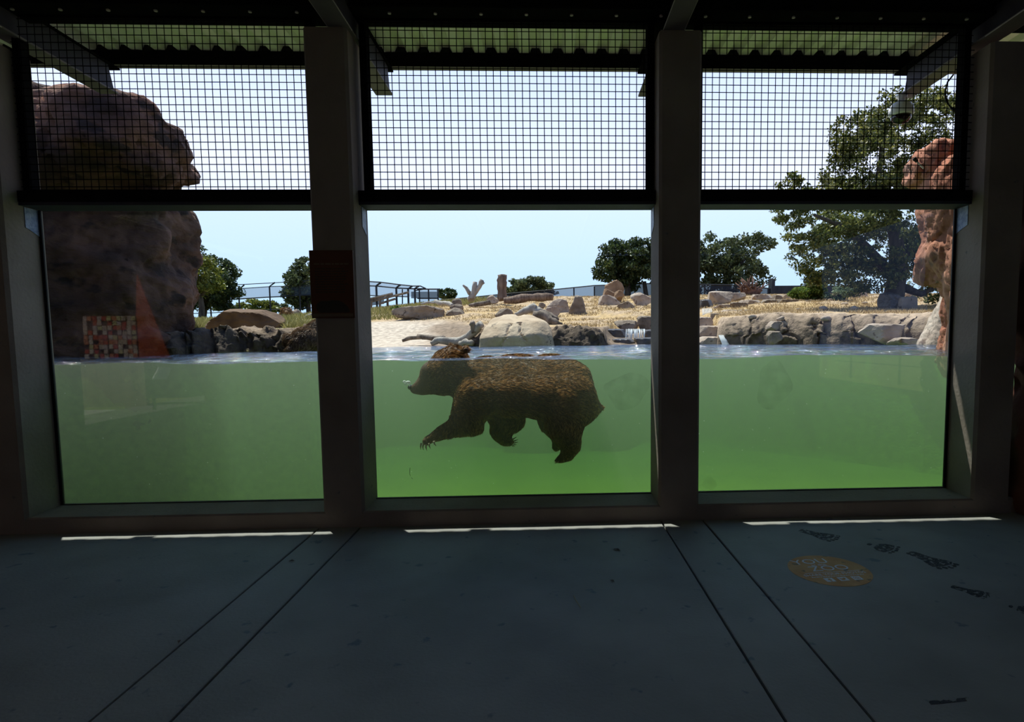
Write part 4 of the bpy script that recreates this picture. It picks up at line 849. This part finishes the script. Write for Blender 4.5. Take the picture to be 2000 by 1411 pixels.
for a, b, r in (((720, 585), (767, 574), .06), ((722, 590), (798, 571), .05), ((740, 594), (772, 584), .05), ((720, 586), (742, 582), .05)):
    MB().tube([P3(*a, 22), P3(*b, 22)], r, 6).build('beam', 'darkwood', t)
for u, v in ((742, 582), (757, 578), (725, 588)): MB().tube([P3(u, v, 22), P3(u, 602, 22)], .05, 6).build('leg', 'darkwood', t)
keep(mesh_from('deck', np.array([P3(720, 586, 22.1), P3(750, 580, 22.1), P3(750, 594, 22.1), P3(720, 598, 22.1)]), [(0, 1, 2, 3)], 'darkscreen'), t)
fence('screened_fence', 'long low fence with dark wind screen along the hill crest, middle window', [(892, 584, 592, 0), (935, 580, 588, 0), (1000, 574, 586, 0), (1040, 570, 584, 0), (1080, 566, 582, 0), (1121, 563, 580, 0), (1161, 560, 580, 0), (1200, 558, 580, 0), (1240, 555, 580, 0)], lambda u: 28.,
      [([(855, 587), (930, 580), (1000, 573), (1080, 566), (1161, 558), (1300, 553)], .03)],
      [([(855, 587), (930, 580.5), (1000, 573.5), (1080, 566.5)], [(855, 596), (930, 592), (1000, 590), (1080, 586)], 'darkscreen'), ([(1080, 566.5), (1121, 563), (1161, 558.5)], [(1080, 586), (1121, 584), (1161, 584)], 'midscreen'), ([(1161, 558.5), (1300, 553)], [(1161, 584), (1300, 584)], 'darkscreen')], 0, .04)
fence('screened_fence', 'black screened fence behind the root ball, right window', [(1376, 556, 582, 0), (1440, 558, 582, 0), (1500, 563, 582, 0)], lambda u: 24., [([(1330, 555), (1440, 557), (1505, 564)], .03)], [([(1330, 555), (1440, 557), (1505, 564)], [(1330, 584), (1440, 584), (1505, 584)], 'darkscreen')], 0, .04)
t = empty('dark_wall', P3(1550, 580, 24), 'low dark wall with a slanted post, behind the bright green shrub', 'wall')
a = P3(1505, 560, 24); b = P3(1700, 553, 24)
MB().bbox(a[0], b[0], 24, 24.25, P3(1550, 590, 24)[2]-.3, P3(1560, 558, 24)[2], .01).build('wall_panel', 'fence', t)
q = [P3(1505, 580, 23.9), P3(1508, 544, 23.9), P3(1513, 547, 23.9), P3(1513, 580, 23.9)]
MB().prism([(p[0], p[2]) for p in q], 'y', 23.85, 24.3).build('post', 'fence', t)
# ================================================================== BEARS
def strands(name, me, n, ln, wd, flow, parent, seed, mat='fur', skip=None):
    """fur: fine tapering hairs that lie back along the body"""
    r_ = np.random.default_rng(seed); V = verts(me); Nn = norms(me); me.calc_loop_triangles()
    T = np.empty(len(me.loop_triangles)*3, np.int32); me.loop_triangles.foreach_get('vertices', T); T = T.reshape(-1, 3)
    A = np.linalg.norm(np.cross(V[T[:, 1]]-V[T[:, 0]], V[T[:, 2]]-V[T[:, 0]]), axis=1); A = A/A.sum()
    i = r_.choice(len(T), n, p=A); b = r_.dirichlet((1, 1, 1), n)[:, :, None]
    p = (V[T[i]]*b).sum(1); nn = (Nn[T[i]]*b).sum(1); nn /= np.linalg.norm(nn, axis=1)[:, None]
    f = flow(p); f = f-nn*(f*nn).sum(1)[:, None]; f /= np.maximum(np.linalg.norm(f, axis=1)[:, None], 1e-6)
    L, up = ln(p); L = L*r_.uniform(.6, 1.25, n)
    wob = fbm(p, 9, 2, seed)[:, None]
    side = np.cross(nn, f); d = f*1.0+nn*up[:, None]+side*(wob*.9+r_.normal(size=(n, 1))*.16); d /= np.linalg.norm(d, axis=1)[:, None]
    if skip is not None:
        ok = ~skip(p); p, nn, side, d, L = p[ok], nn[ok], side[ok], d[ok], L[ok]
    m_ = len(p); s = side*wd
    V = np.stack([p-s-nn*.002, p+s-nn*.002, p+d*L[:, None]*.55+s*.7, p+d*L[:, None]-nn*.12*L[:, None]], 1).reshape(-1, 3)
    k = np.arange(m_)*4; F = np.concatenate([np.stack([k, k+1, k+2], -1), np.stack([k, k+2, k+3], -1)])
    o = mesh_from(name, V, F, mat); keep(o, parent); o['kind'] = 'stuff'; return o
YB = .80
def bp(u, v, r, dy=0.0):
    y = YB+dy; p = at(u, v, y); return (p[0], p[1], p[2], r/ppm(y))
def bell(u, v, ru, rv, dy, ry):
    y = YB+dy; k = ppm(y); return ell(at(u, v, y), (ru/k, ry, rv/k), None, 3)
bear = empty('brown_bear', at(1000, 760, YB), 'brown bear swimming underwater to the left, head top just out of the water', 'bear')
pr = []
# deep belly low and near, spine ridge narrow and further back, so the flank slopes up to the light
pr += [bell(955, 768, 58, 42, -.02, .25), bell(1010, 770, 72, 46, -.03, .28), bell(1060, 772, 70, 48, -.03, .29), bell(1100, 776, 66, 54, -.02, .28), bell(1124, 790, 45, 47, -.02, .23), bell(930, 780, 44, 38, -.01, .22), bell(1142, 794, 30, 33, 0, .14)]
pr += [bell(960, 744, 56, 40, .08, .17), bell(1015, 744, 70, 44, .08, .20), bell(1075, 744, 66, 46, .08, .20), bell(1108, 752, 50, 52, .06, .19), bell(950, 724, 46, 28, .13, .11), bell(1010, 720, 66, 28, .14, .12), bell(1075, 720, 58, 28, .14, .12), bell(1104, 730, 36, 32, .12, .12)]
pr += capsule_chain([bp(960, 742, 38, .06), bp(915, 738, 36, .03), bp(884, 732, 36)])                          # neck
pr += [bell(880, 712, 38, 34, .02, .14), bell(866, 730, 38, 38, 0, .145), bell(885, 694, 25, 20, .03, .11), bell(846, 732, 27, 28, 0, .11), bell(866, 756, 36, 17, 0, .11), bell(900, 756, 34, 20, .02, .13)]
pr += capsule_chain([bp(850, 744, 25), bp(830, 753, 19), bp(813, 760, 12.5)]) + [bell(806, 760, 8, 9, 0, .038), bell(828, 767, 20, 6.5, 0, .06), bell(812, 768, 8, 5, 0, .04)]    + [bell(830, 745, 17, 12, 0, .06), bell(846, 762, 26, 9, 0, .08)]   # muzzle, jaw
pr += [bell(841, 722, 15, 13, -.06, .055), bell(841, 722, 15, 13, .06, .055)]
pr += [bell(908, 683, 10, 11, -.07, .03), bell(880, 678, 9, 10, .12, .03)]                          # ears
pr += capsule_chain([bp(932, 778, 46, -.12), bp(912, 812, 34, -.16), bp(902, 834, 21, -.17)]) + capsule_chain([bp(920, 828, 25, -.16), bp(936, 836, 10, -.15)]) + capsule_chain([bp(905, 828, 24, -.17), bp(872, 842, 17, -.18), bp(846, 856, 10.5, -.18), bp(832, 863, 10, -.18)]) # reaching foreleg
pr += capsule_chain([bp(975, 790, 40, .10), bp(986, 818, 30, .10), bp(972, 846, 16.5, .08), bp(984, 862, 12, .07), bp(996, 864, 10, .06)]) + capsule_chain([bp(1000, 818, 28, .1), bp(988, 838, 20, .1)])     # folded far foreleg
pr += capsule_chain([bp(1098, 790, 52, -.12), bp(1104, 826, 40, -.15), bp(1108, 850, 29, -.16), bp(1116, 872, 21, -.16), bp(1106, 892, 13, -.16), bp(1088, 900, 8, -.16)]) + capsule_chain([bp(1118, 862, 20, -.16), bp(1110, 890, 14, -.16)])       # near hind leg, foot forward
pr += capsule_chain([bp(1085, 800, 42, .12), bp(1078, 830, 25, .14), bp(1092, 850, 18, .14), bp(1090, 866, 13, .14), bp(1086, 874, 10, .14)])               # far hind leg
pr += capsule_chain([bp(1160, 796, 14), bp(1176, 797, 5)])                                           # tail
def bearrough(me):
    V = verts(me); Nn = norms(me); d = .006*fbm(V, 7, 3, 9); me.vertices.foreach_set('co', (V+Nn*d[:, None]).ravel()); me.update()
body = remesh('body', pr, .013, 'skin', 24, bear, bearrough, .6)
hx = at(880, 730, YB)[0]; zb = at(900, 800, YB)[2]
def bflow(p):
    f = np.tile(np.array([1., 0, -.22]), (len(p), 1)); low = np.clip((zb-p[:, 2])/.12, 0, 1)[:, None]
    leg = np.array([-.15, 0, -1.]); f = f*(1-low)+leg*low
    head = (p[:, 0] < hx)[:, None]; return np.where(head & (p[:, 2:3] > zb-.02), np.array([1., 0, .35]), f)
mz = at(838, 745, YB)[0]; paw = at(852, 852, YB)
def blen(p):
    L = np.full(len(p), .042); up = np.full(len(p), .28)
    L = np.where(p[:, 0] < hx, .024, L); L = np.where(p[:, 0] < mz, .008, L); ft = p[:, 2] < at(900, 846, YB)[2]; L = np.where(ft, .016, L)
    return L, np.where(p[:, 0] < mz, .15, up)
strands('fur', body.data, 62000, blen, .0016, bflow, bear, 3)
ncen = at(801.5, 757, YB)
V, F = ico(3); keep(mesh_from('nose', V*np.array([.022, .034, .022])+ncen, F, 'nose', None, True), bear)
for s in (-1, 1):
    V, F = ico(2); y = YB+s*.085; keep(mesh_from('eye', V*.010+at(832, 734, y), F, 'nose', None, True), bear)
    V, F = ico(2); keep(mesh_from('ear_tuft', V*np.array([.02, .012, .02])+at(910 if s < 0 else 882, 684, YB+s*.10), F, 'skin', None, True), bear)
def claw(par, u, v, du, dv, dy, L=1.0):
    p0 = at(u, v, YB+dy); p1 = at(u+du*.5-1.2, v+dv*.5, YB+dy); p2 = at(u+du, v+dv, YB+dy)
    MB().tube([p0, p1, p2], [.0085*L, .0065*L, .0012], 7).build('claw', 'claw', par, True)
for u, v, du, dv, dy in ((823, 866, -1, 13, -.15), (827, 867, 0, 13, -.18), (832, 868, 2, 13, -.21), (838, 866, 3, 11, -.23), (847, 862, 5, 10, -.25)): claw(bear, u, v, du, dv, dy)
for u, v, du, dv, dy in ((1001, 860, 8, -6, .03), (1003, 863, 9, -4, .05), (1004, 866, 8, -2, .07), (1003, 869, 6, 0, .09), (1000, 871, 6, 1, .11)): claw(bear, u, v, du, dv, dy, .8)
for u, v, du, dv, dy in ((1084, 866, -5, -5, .12), (1083, 871, -6, -2, .13), (1083, 876, -5, 1, .14)): claw(bear, u, v, du, dv, dy, .7)
for u, v, du, dv, dy in ((1089, 899, -7, 2, -.14), (1089, 901, -6, 3, -.16), (1090, 903, -6, 3, -.18)): claw(bear, u, v, du, dv, dy, .7)
# bear climbing in at the far bank, half behind the sign pillar
Y2 = 4.35
def g2(u, v, ru, rv, dy, ry): k = ppm(Y2+dy); return ell(at(u, v, Y2+dy), (ru/k, ry, rv/k), None, 3)
b2 = empty('brown_bear', at(600, 680, Y2), 'wet shaggy brown bear entering the pool at the ledge, half behind the sign pillar', 'bear')
pr = [g2(606, 664, 34, 26, .1, .3), g2(632, 655, 34, 32, .3, .35), g2(588, 674, 24, 18, -.05, .2), g2(577, 680, 16, 13, -.12, .14), g2(570, 684, 12, 9, -.18, .1), g2(559, 656, 6, 6, -.05, .04), g2(577, 668, 5, 6, -.2, .04), g2(570, 666, 15, 13, -.05, .13)]
bd2 = remesh('body', pr, .02, 'skin', 5, b2, rough_disp(.012, 8, 2))
strands('fur', bd2.data, 15000, lambda p: (np.full(len(p), .05), np.full(len(p), .35)), .0026, lambda p: np.tile(np.array([-.35, -.3, -1.]), (len(p), 1)), b2, 5, 'wetfur')
# bear sitting up on the hill behind the long dark brown boulder
Y3 = 17.0
def g3(u, v, ru, rv, dy, ry): k = ppm(Y3+dy); return ell(at(u, v, Y3+dy), (ru/k, ry, rv/k), None, 3)
b3 = empty('brown_bear', at(560, 624, Y3), 'distant brown bear sitting in the grass behind the long dark brown boulder', 'bear')
pr = [g3(560, 618, 13, 11, 0, .28), g3(560, 609, 10, 7, -.1, .2), g3(558, 606, 7, 5, -.2, .14), g3(551, 604, 2.6, 2.8, -.15, .05), g3(566, 604, 2.6, 2.8, -.15, .05), g3(552, 625, 5, 5, -.2, .1), g3(569, 625, 5, 5, -.2, .1), g3(557, 609, 3.4, 2.6, -.36, .1)]
bd3 = remesh('body', pr, .025, 'skin', 4, b3, None)
strands('fur', bd3.data, 5000, lambda p: (np.full(len(p), .06), np.full(len(p), .4)), .006, lambda p: np.tile(np.array([0, -.2, -1.]), (len(p), 1)), b3, 6)
# air bubbles at the bear's nose
for (u, v, r), l in zip(((797, 747.5, 4.2), (790, 746, 3.0), (792, 751, 2.2)), ('largest silver air bubble at the bear nose', 'middle sized air bubble left of the largest', 'smallest air bubble, lowest of the three at the nose')):
    V, F = ico(3); k = ppm(YB); o = mesh_from('air_bubble', V*np.array([1.15, 1, .85])*r/k, F, 'bubble', None, True); o.location = at(u, v, YB); tag(o, l, 'bubble', 'air bubbles at the bear nose')
# specks drifting in the water
mb = MB(); D, F0 = ico(1); r_ = np.random.default_rng(9)
for k in range(170):
    u, v, y = r_.uniform(110, 1850), r_.uniform(712, 950), r_.uniform(.42, 1.2); mb.add(D*r_.uniform(.0012, .0032)+at(u, v, y), F0.tolist())
o = mb.build('water_specks', 'white'); tag(o, 'tiny pale specks drifting in the green water', 'specks', kind='stuff')
# hair-like strand on the glass, algae films
mb = MB().tube([at(801, 914, .345), at(800, 925, .345), at(802, 932, .345), at(806, 936, .345)], .0016, 5); tag(mb.build('weed_strand', 'stain'), 'thin dark strand of weed against the middle glass, left under the bear', 'weed')
for (u, v, ru, rv), l in zip(((1225, 765, 42, 36), (1510, 752, 34, 46), (1385, 944, 14, 14)), ('faint brown algae film on the middle glass, right of the bear', 'faint brown algae film on the right glass, upper left', 'small yellow algae patch in the lower left corner of the right glass')):
    k = ppm(.32); c = at(u, v, .3235); n = 24
    V = [c]+[c+np.array([math.cos(a)*ru/k*(1+.2*math.sin(3*a+u)), 0, math.sin(a)*rv/k*(1+.15*math.cos(2*a+v))]) for a in np.linspace(0, 2*math.pi, n, False)]
    V = V+[p+np.array([0, .0025, 0]) for p in V]; F = [(0, 1+(i+1) % n, 1+i) for i in range(n)]+[(n+1, n+2+i, n+2+(i+1) % n) for i in range(n)]+[(1+i, 1+(i+1) % n, n+2+(i+1) % n, n+2+i) for i in range(n)]
    tag(mesh_from('algae_film', np.array(V), F, 'algae'), l, 'algae')
# ================================================================== CAMERA DOME, CABLE, SIGN
dcx = at(1760, 222, 1.05); t = empty('dome_camera', (dcx[0], 1.05, ZP), 'white dome security camera hanging under the right rafter tip', 'camera')
zt = ZP-.001; x, y = dcx[0], 1.05; zd = at(1760, 243, 1.05)[2]
MB().lathe([(.045, 0), (.045, -.012), (.03, -.02), (.028, -.07)], (x, y, zt), 20).build('mount', 'white', t, True)
H = zt-zd
MB().lathe([(.03, -.05), (.075, -.07), (.098, -.11), (.102, -H+.085), (.085, -H+.07)], (x, y, zt), 28).build('housing', 'white', t, True)
MB().lathe([(.084, -H+.072), (.078, -H+.045), (.055, -H+.016), (.02, -H+.002), (.002, -H)], (x, y, zt), 24).build('dome', 'dome', t, True)
V, F = ico(2); keep(mesh_from('lens', V*.03+np.array([x, y-.03, zt-H+.05]), F, 'dome', None, True), t)
cb = [(1862, 146), (1851, 160), (1846, 178), (1847, 192), (1853, 205), (1862, 215), (1871, 222)]
t = empty('hanging_cable', at(1846, 178, .9), 'black cable looping down behind the right mesh panel', 'cable')
MB().tube([at(u, v, .9) for u, v in cb], .007, 8).build('cable', 'rubber', t, True); MB().tube([at(1859, 211, .9), at(1868, 220, .9)], [.014, .011], 8).build('plug', 'rubber', t, True)
# spotlight arm on the rock knob
t = empty('spotlight', at(1788, 313, 1.45), 'small black spot lamp on a pale arm fixed to the red rock knob', 'lamp')
MB().tube([at(1804, 329, 1.45), at(1789, 314, 1.45)], .008, 8).build('arm', 'white', t); MB().tube([at(1791, 316, 1.45), at(1785, 309, 1.45)], [.014, .02], 10).build('head', 'rubber', t)
t = empty('bear_sign', (-1.207, -.02, 1.48), 'dark orange brown sign about bears on the concrete pillar', 'sign')
sx0, sx1, sz0, sz1 = -1.359, -1.064, 1.482, 1.944
MB().bbox(sx0, sx1, -.022, -.006, sz0, sz1, .003).build('panel', 'sign', t)
r_ = np.random.default_rng(4)
def dashes(z, h, x0, x1, mat, name):
    mb = MB(); xx = x0
    while xx < x1-.01:
        w = min(r_.uniform(.012, .04), x1-xx); mb.box(xx, xx+w, -.0232, -.0221, z, z+h); xx += w+.006
    o = mb.build(name, mat, t); o['kind'] = 'stuff'
dashes(1.846, .010, sx0+.03, sx1-.03, 'signpale', 'heading')
for k in range(10): dashes(1.815-k*.0175, .006, sx0+.035, sx1-.04+r_.uniform(-.03, .005), 'signtext', 'text_line')
bearsil = [(-1.325, 1.552), (-1.322, 1.578), (-1.30, 1.594), (-1.285, 1.600), (-1.25, 1.598), (-1.215, 1.604), (-1.17, 1.602), (-1.14, 1.588), (-1.11, 1.560), (-1.095, 1.528), (-1.11, 1.520), (-1.30, 1.520), (-1.318, 1.535)]
MB().prism(bearsil, 'y', -.0236, -.0221).build('bear_picture', 'signtext', t)
MB().box(sx0+.01, sx1-.01, -.0234, -.0221, 1.492, 1.514).build('ground_strip', 'signpale', t)
# ================================================================== FLOOR STICKER, PAW PRINTS, LITTER
dc = np.array([1.843, -.966]); R = .222
d1 = atz(1689, 1117, 0)-atz(1567, 1125, 0); th = math.atan2(d1[1], d1[0])
st = empty('floor_sticker', (dc[0], dc[1], .0), 'round worn orange sticker with white lettering on the floor', 'sticker')
st.rotation_euler.z = th
MB().lathe([(R, 0.0003), (R, .0012), (R-.004, .0016)], (0, 0, 0), 64).build('disc', 'decal').parent = st
def text(s, x, y, size, sxx=1.0, name='lettering'):
    cu = bpy.data.curves.new('t', 'FONT'); cu.body = s; cu.size = size; cu.align_x = 'CENTER'; cu.align_y = 'CENTER'; cu.extrude = .0003; cu.resolution_u = 3
    o = bpy.data.objects.new('t', cu); COL.objects.link(o); dg = bpy.context.evaluated_depsgraph_get(); dg.update()
    me = bpy.data.meshes.new_from_object(o.evaluated_get(dg)); bpy.data.objects.remove(o); bpy.data.curves.remove(cu)
    me.materials.clear(); me.materials.append(M['decaltext']); q = bpy.data.objects.new(name, me); link(q, st); q.location = (x, y, .0020); q.scale = (sxx, 1, 1); return q
text('YOU', -.045, .128, .098, 1.05); text('at the', -.02, .076, .040); text('ZOO', .015, .022, .098, 1.05); text('SHARE YOUR PHOTOS', .0, -.058, .036, 1.0)
for z in (-.030,):
    o = MB().box(-.165, .165, z-.0018, z+.0018, .0017, .0023).build('rule', 'decaltext'); o.parent = st
mb = MB(); xx = -.155
while xx < .15:
    w = random.uniform(.006, .02); mb.box(xx, min(xx+w, .155), -.089, -.083, .0017, .0022); xx += w+.004
o = mb.build('small_print', 'decaltext'); o.parent = st; o['kind'] = 'stuff'
for k, x in enumerate((-.075, .005, .085)):
    o = MB().bbox(x-.026, x+.026, -.152, -.104, .0016, .0022, .0002).build('icon', 'decaltext'); o.parent = st
    mb = MB(); cy = -.128
    if k == 0: mb.box(x-.002, x+.006, cy-.022, cy+.008, .0022, .0026).box(x-.009, x+.013, cy-.003, cy+.003, .0022, .0026).box(x-.002, x+.014, cy+.010, cy+.016, .0022, .0026).box(x-.002, x+.006, cy+.006, cy+.016, .0022, .0026)
    elif k == 1:
        mb.prism([(x-.02, cy+.012), (x-.002, cy+.004), (x+.004, cy+.014), (x+.014, cy+.013), (x+.02, cy+.008), (x+.013, cy+.002), (x+.008, cy-.010), (x-.004, cy-.016), (x-.018, cy-.014), (x-.010, cy-.010), (x-.016, cy-.002)], 'z', .0022, .0026)
    else:
        for r in (.018, .009):
            n = 20
            for i in range(n):
                a0, a1 = 2*math.pi*i/n, 2*math.pi*(i+1)/n
                f = (lambda a, rr: (x+rr*max(-.8, min(.8, math.cos(a)))*1.1, cy+rr*max(-.8, min(.8, math.sin(a)))*1.1)) if r > .01 else (lambda a, rr: (x+rr*math.cos(a), cy+rr*math.sin(a)))
                mb.prism([f(a0, r), f(a1, r), f(a1, r-.003), f(a0, r-.003)], 'z', .0022, .0026)
    o = mb.build('glyph', 'decal'); o.parent = o_par = st
def paw(u0, v0, u1, v1, label, wide=.30, toes=True, front=False):
    a = atz(u0, v0, 0); b = atz(u1, v1, 0); d = (b-a)[:2]; L = np.linalg.norm(d); d = d/L; s = np.array([-d[1], d[0]]); c = (a+b)[:2]/2
    t = empty('paw_print', (c[0], c[1], 0), label, 'paw print', 'paw prints across the floor')
    W_ = L*wide
    def P(x, y): q = c+d*(x-.5)*L+s*y*W_; return (q[0], q[1])
    pad = [(0.0, -.25), (.04, -.42), (.2, -.45), (.4, -.5), (.6, -.85), (.72, -.95), (.78, -.6), (.79, 0), (.78, .6), (.72, .95), (.6, .85), (.4, .5), (.2, .45), (.04, .42), (.0, .25)] if not front else [(.3, -.5), (.45, -.85), (.68, -.95), (.76, -.5), (.78, 0), (.76, .5), (.68, .95), (.45, .85), (.3, .5)]
    MB().prism([P(*q) for q in pad], 'z', .0004, .0012).build('pad', 'paw', t)
    if front: MB().prism([P(.1+.07*math.cos(a_), .3*math.sin(a_)) for a_ in np.linspace(0, 6.28, 12, False)], 'z', .0004, .0012).build('heel', 'paw', t)
    for k in range(5):
        y = -.8+k*.4; cx_ = .89-.05*abs(k-2)*.6
        MB().prism([P(cx_+.055*math.cos(a_), y+.17*math.sin(a_)) for a_ in np.linspace(0, 6.28, 10, False)], 'z', .0004, .0012).build('toe', 'paw', t)
paw(1562, 1036, 1642, 1056, 'worn dark paw print nearest the window curb')
paw(1692, 1062, 1758, 1078, 'worn dark paw print above the orange sticker', .45, front=True)
paw(1775, 1079, 1868, 1113, 'worn dark paw print right of the sticker, toes to the right')
paw(1858, 1146, 1938, 1168, 'darkest worn paw print, lower right of the sticker')
paw(1968, 1184, 2032, 1200, 'worn dark paw print cut by the right edge of the view', .45, front=True)
a = atz(1815, 1374, 0); b = atz(1895, 1366, 0)
MB().prism([(a[0], a[1]-.01), (b[0], b[1]-.008), (b[0], b[1]+.008), (a[0], a[1]+.012)], 'z', .0004, .001).build('scuff_mark', 'stain').name = 'scuff_mark'
tag(bpy.data.objects['scuff_mark'], 'dark scuff streak low on the floor at the right', 'scuff')
r_ = np.random.default_rng(21)
names = [((1205, 1075), 'curled dry leaf on the floor before the middle window'), ((1126, 1180), 'thin dry twig on the floor below the middle window'), ((1196, 1136), 'small dark leaf scrap on the middle floor slab'), ((570, 1097), 'dry leaf scrap beside the left floor joint'), ((350, 1255), 'dark crumb on the left floor joint')]
for i, ((u, v), l) in enumerate(names):
    p = atz(u, v, 0); a = r_.uniform(0, 3.1)
    if i == 1:
        o = MB().tube([p+np.array([-.01, .09, .003]), p+np.array([0, .02, .006]), p+np.array([.02, -.05, .003])], .0016, 5).build('twig', 'drygrass'); tag(o, l, 'twig'); continue
    L = .03 if i == 0 else .018; dx, dy = math.cos(a), math.sin(a)
    V = [p+np.array([-dx*L, -dy*L, .003]), p+np.array([dy*L*.4, -dx*L*.4, .008]), p+np.array([dx*L, dy*L, .003]), p+np.array([-dy*L*.4, dx*L*.4, .009]), p+np.array([0, 0, .002])]
    tag(mesh_from('dry_leaf', np.array(V), [(0, 1, 4), (1, 2, 4), (2, 3, 4), (3, 0, 4)], 'darkwood'), l, 'leaf')
# ================================================================== BEHIND THE VIEWER (seen only mirrored in the glass)
def mir(u, v, Yv): p = at(u, v, Yv); p[1] = 2*G-Yv; return p
pa = MB().bbox(-24, -8.205, -7.15, 1.5, -.2, -.005, .004).build('path', 'path'); tag(pa, 'sunlit concrete path outside the left end of the shelter', kind='structure')
ga = MB().box(-24, -8.205, -14, -7.152, -.2, -.01).build('grass_verge', 'grassmat'); tag(ga, 'strip of grass outside the left end of the shelter', kind='structure')
la = MB().box(7.205, 30, -30, 1.5, -.2, -.01).build('lawn', 'grassmat'); tag(la, 'sunlit lawn outside the right end of the shelter', kind='structure')
Yw = -7.65
t = empty('boundary_wall', (-9, Yw, 0), 'tan plank wall mirrored in the left window', 'wall')
xs_ = np.arange(-14.0, -8.22, .24)
for x in xs_: MB().bbox(x, x+.232, Yw-.1, Yw, -.05, .98, .004).build('plank', 'tan', t)
t = empty('mosaic', (-9, Yw, 1.0), 'red and orange mosaic panel mirrored in the left window', 'mosaic')
mx0, mx1 = mir(268, 660, 2*G-Yw)[0], mir(163, 660, 2*G-Yw)[0]; mx0, mx1 = min(mx0, mx1), max(mx0, mx1)
MB().bbox(mx0, mx1, Yw-.08, Yw-.02, .985, 1.86, .004).build('backing', 'sign', t)
tc_ = [(.55, .09, .03), (.6, .22, .1), (.62, .5, .38), (.7, .62, .5), (.48, .05, .03), (.6, .55, .25), (.55, .45, .4)]
for i, c_ in enumerate(tc_): M['tile%d' % i] = surf('mosaic tile %d' % i, c_, tuple(min(1, q*1.15) for q in c_), 6, .4, 0)
r_ = np.random.default_rng(2); nx_ = 11; w = (mx1-mx0)/nx_
for i in range(nx_):
    for j in range(9):
        if r_.uniform() < .14: continue
        g_ = r_.uniform(.03, .14)*w; z0 = .99+j*.096
        MB().bbox(mx0+i*w+g_, mx0+(i+1)*w-.004, Yw-.02, Yw+r_.uniform(.0, .02), z0+g_*.4, z0+.094, .003).build('tile', 'tile%d' % r_.integers(0, 7), t)
q = [mir(266, 535, 2*G-Yw), mir(264, 700, 2*G-Yw), mir(332, 700, 2*G-Yw)]
o = MB().prism([(p[0], p[2]) for p in q], 'y', Yw-.06, Yw-.01).build('orange_wedge', 'orange'); tag(o, 'tall orange wedge shaped panel mirrored beside the mosaic', 'panel')
t = empty('reading_stand', mir(302, 806, 7.6), 'slanted sign on a thin post mirrored in the left window', 'stand')
p0 = mir(302, 806, 7.6); p0[2] = 0; p1 = mir(302, 738, 7.6)
MB().tube([p0, (p0[0], p0[1], p1[2])], .03, 8).build('post', 'steel', t)
qa = [mir(297, 739, 7.55), mir(326, 739, 7.55), mir(335, 718, 7.8), mir(309, 718, 7.8)]
V = qa+[p-np.array([0, 0, .02]) for p in qa]; keep(mesh_from('board', np.array(V), [(0, 1, 2, 3), (7, 6, 5, 4), (0, 4, 5, 1), (1, 5, 6, 2), (2, 6, 7, 3), (3, 7, 4, 0)], 'white'), t)
o = MB().bbox(-22, -8.3, -10.5, -9.5, -.1, 5.2, .05).build('sky_blocker', 'sky_blocker'); tag(o, 'added dark sky-hiding building behind the mosaic, mirrored only', 'blocker')  # added box, keeps bright sky out of the left window's reflection
# posts and mesh of a lawn fence mirrored at the right
t = empty('lawn_fence', (9, -9, 0), 'thin post fence on the lawn, mirrored in the right window', 'fence')
for y in (-8, -10.5, -13): MB().tube([(9.6, y, -.05), (9.6, y, 1.5)], .03, 6).build('post', 'fence', t)
for z in (.5, 1.45): MB().tube([(9.6, -14, z), (9.6, -7, z)], .015, 5).build('rail', 'fence', t)
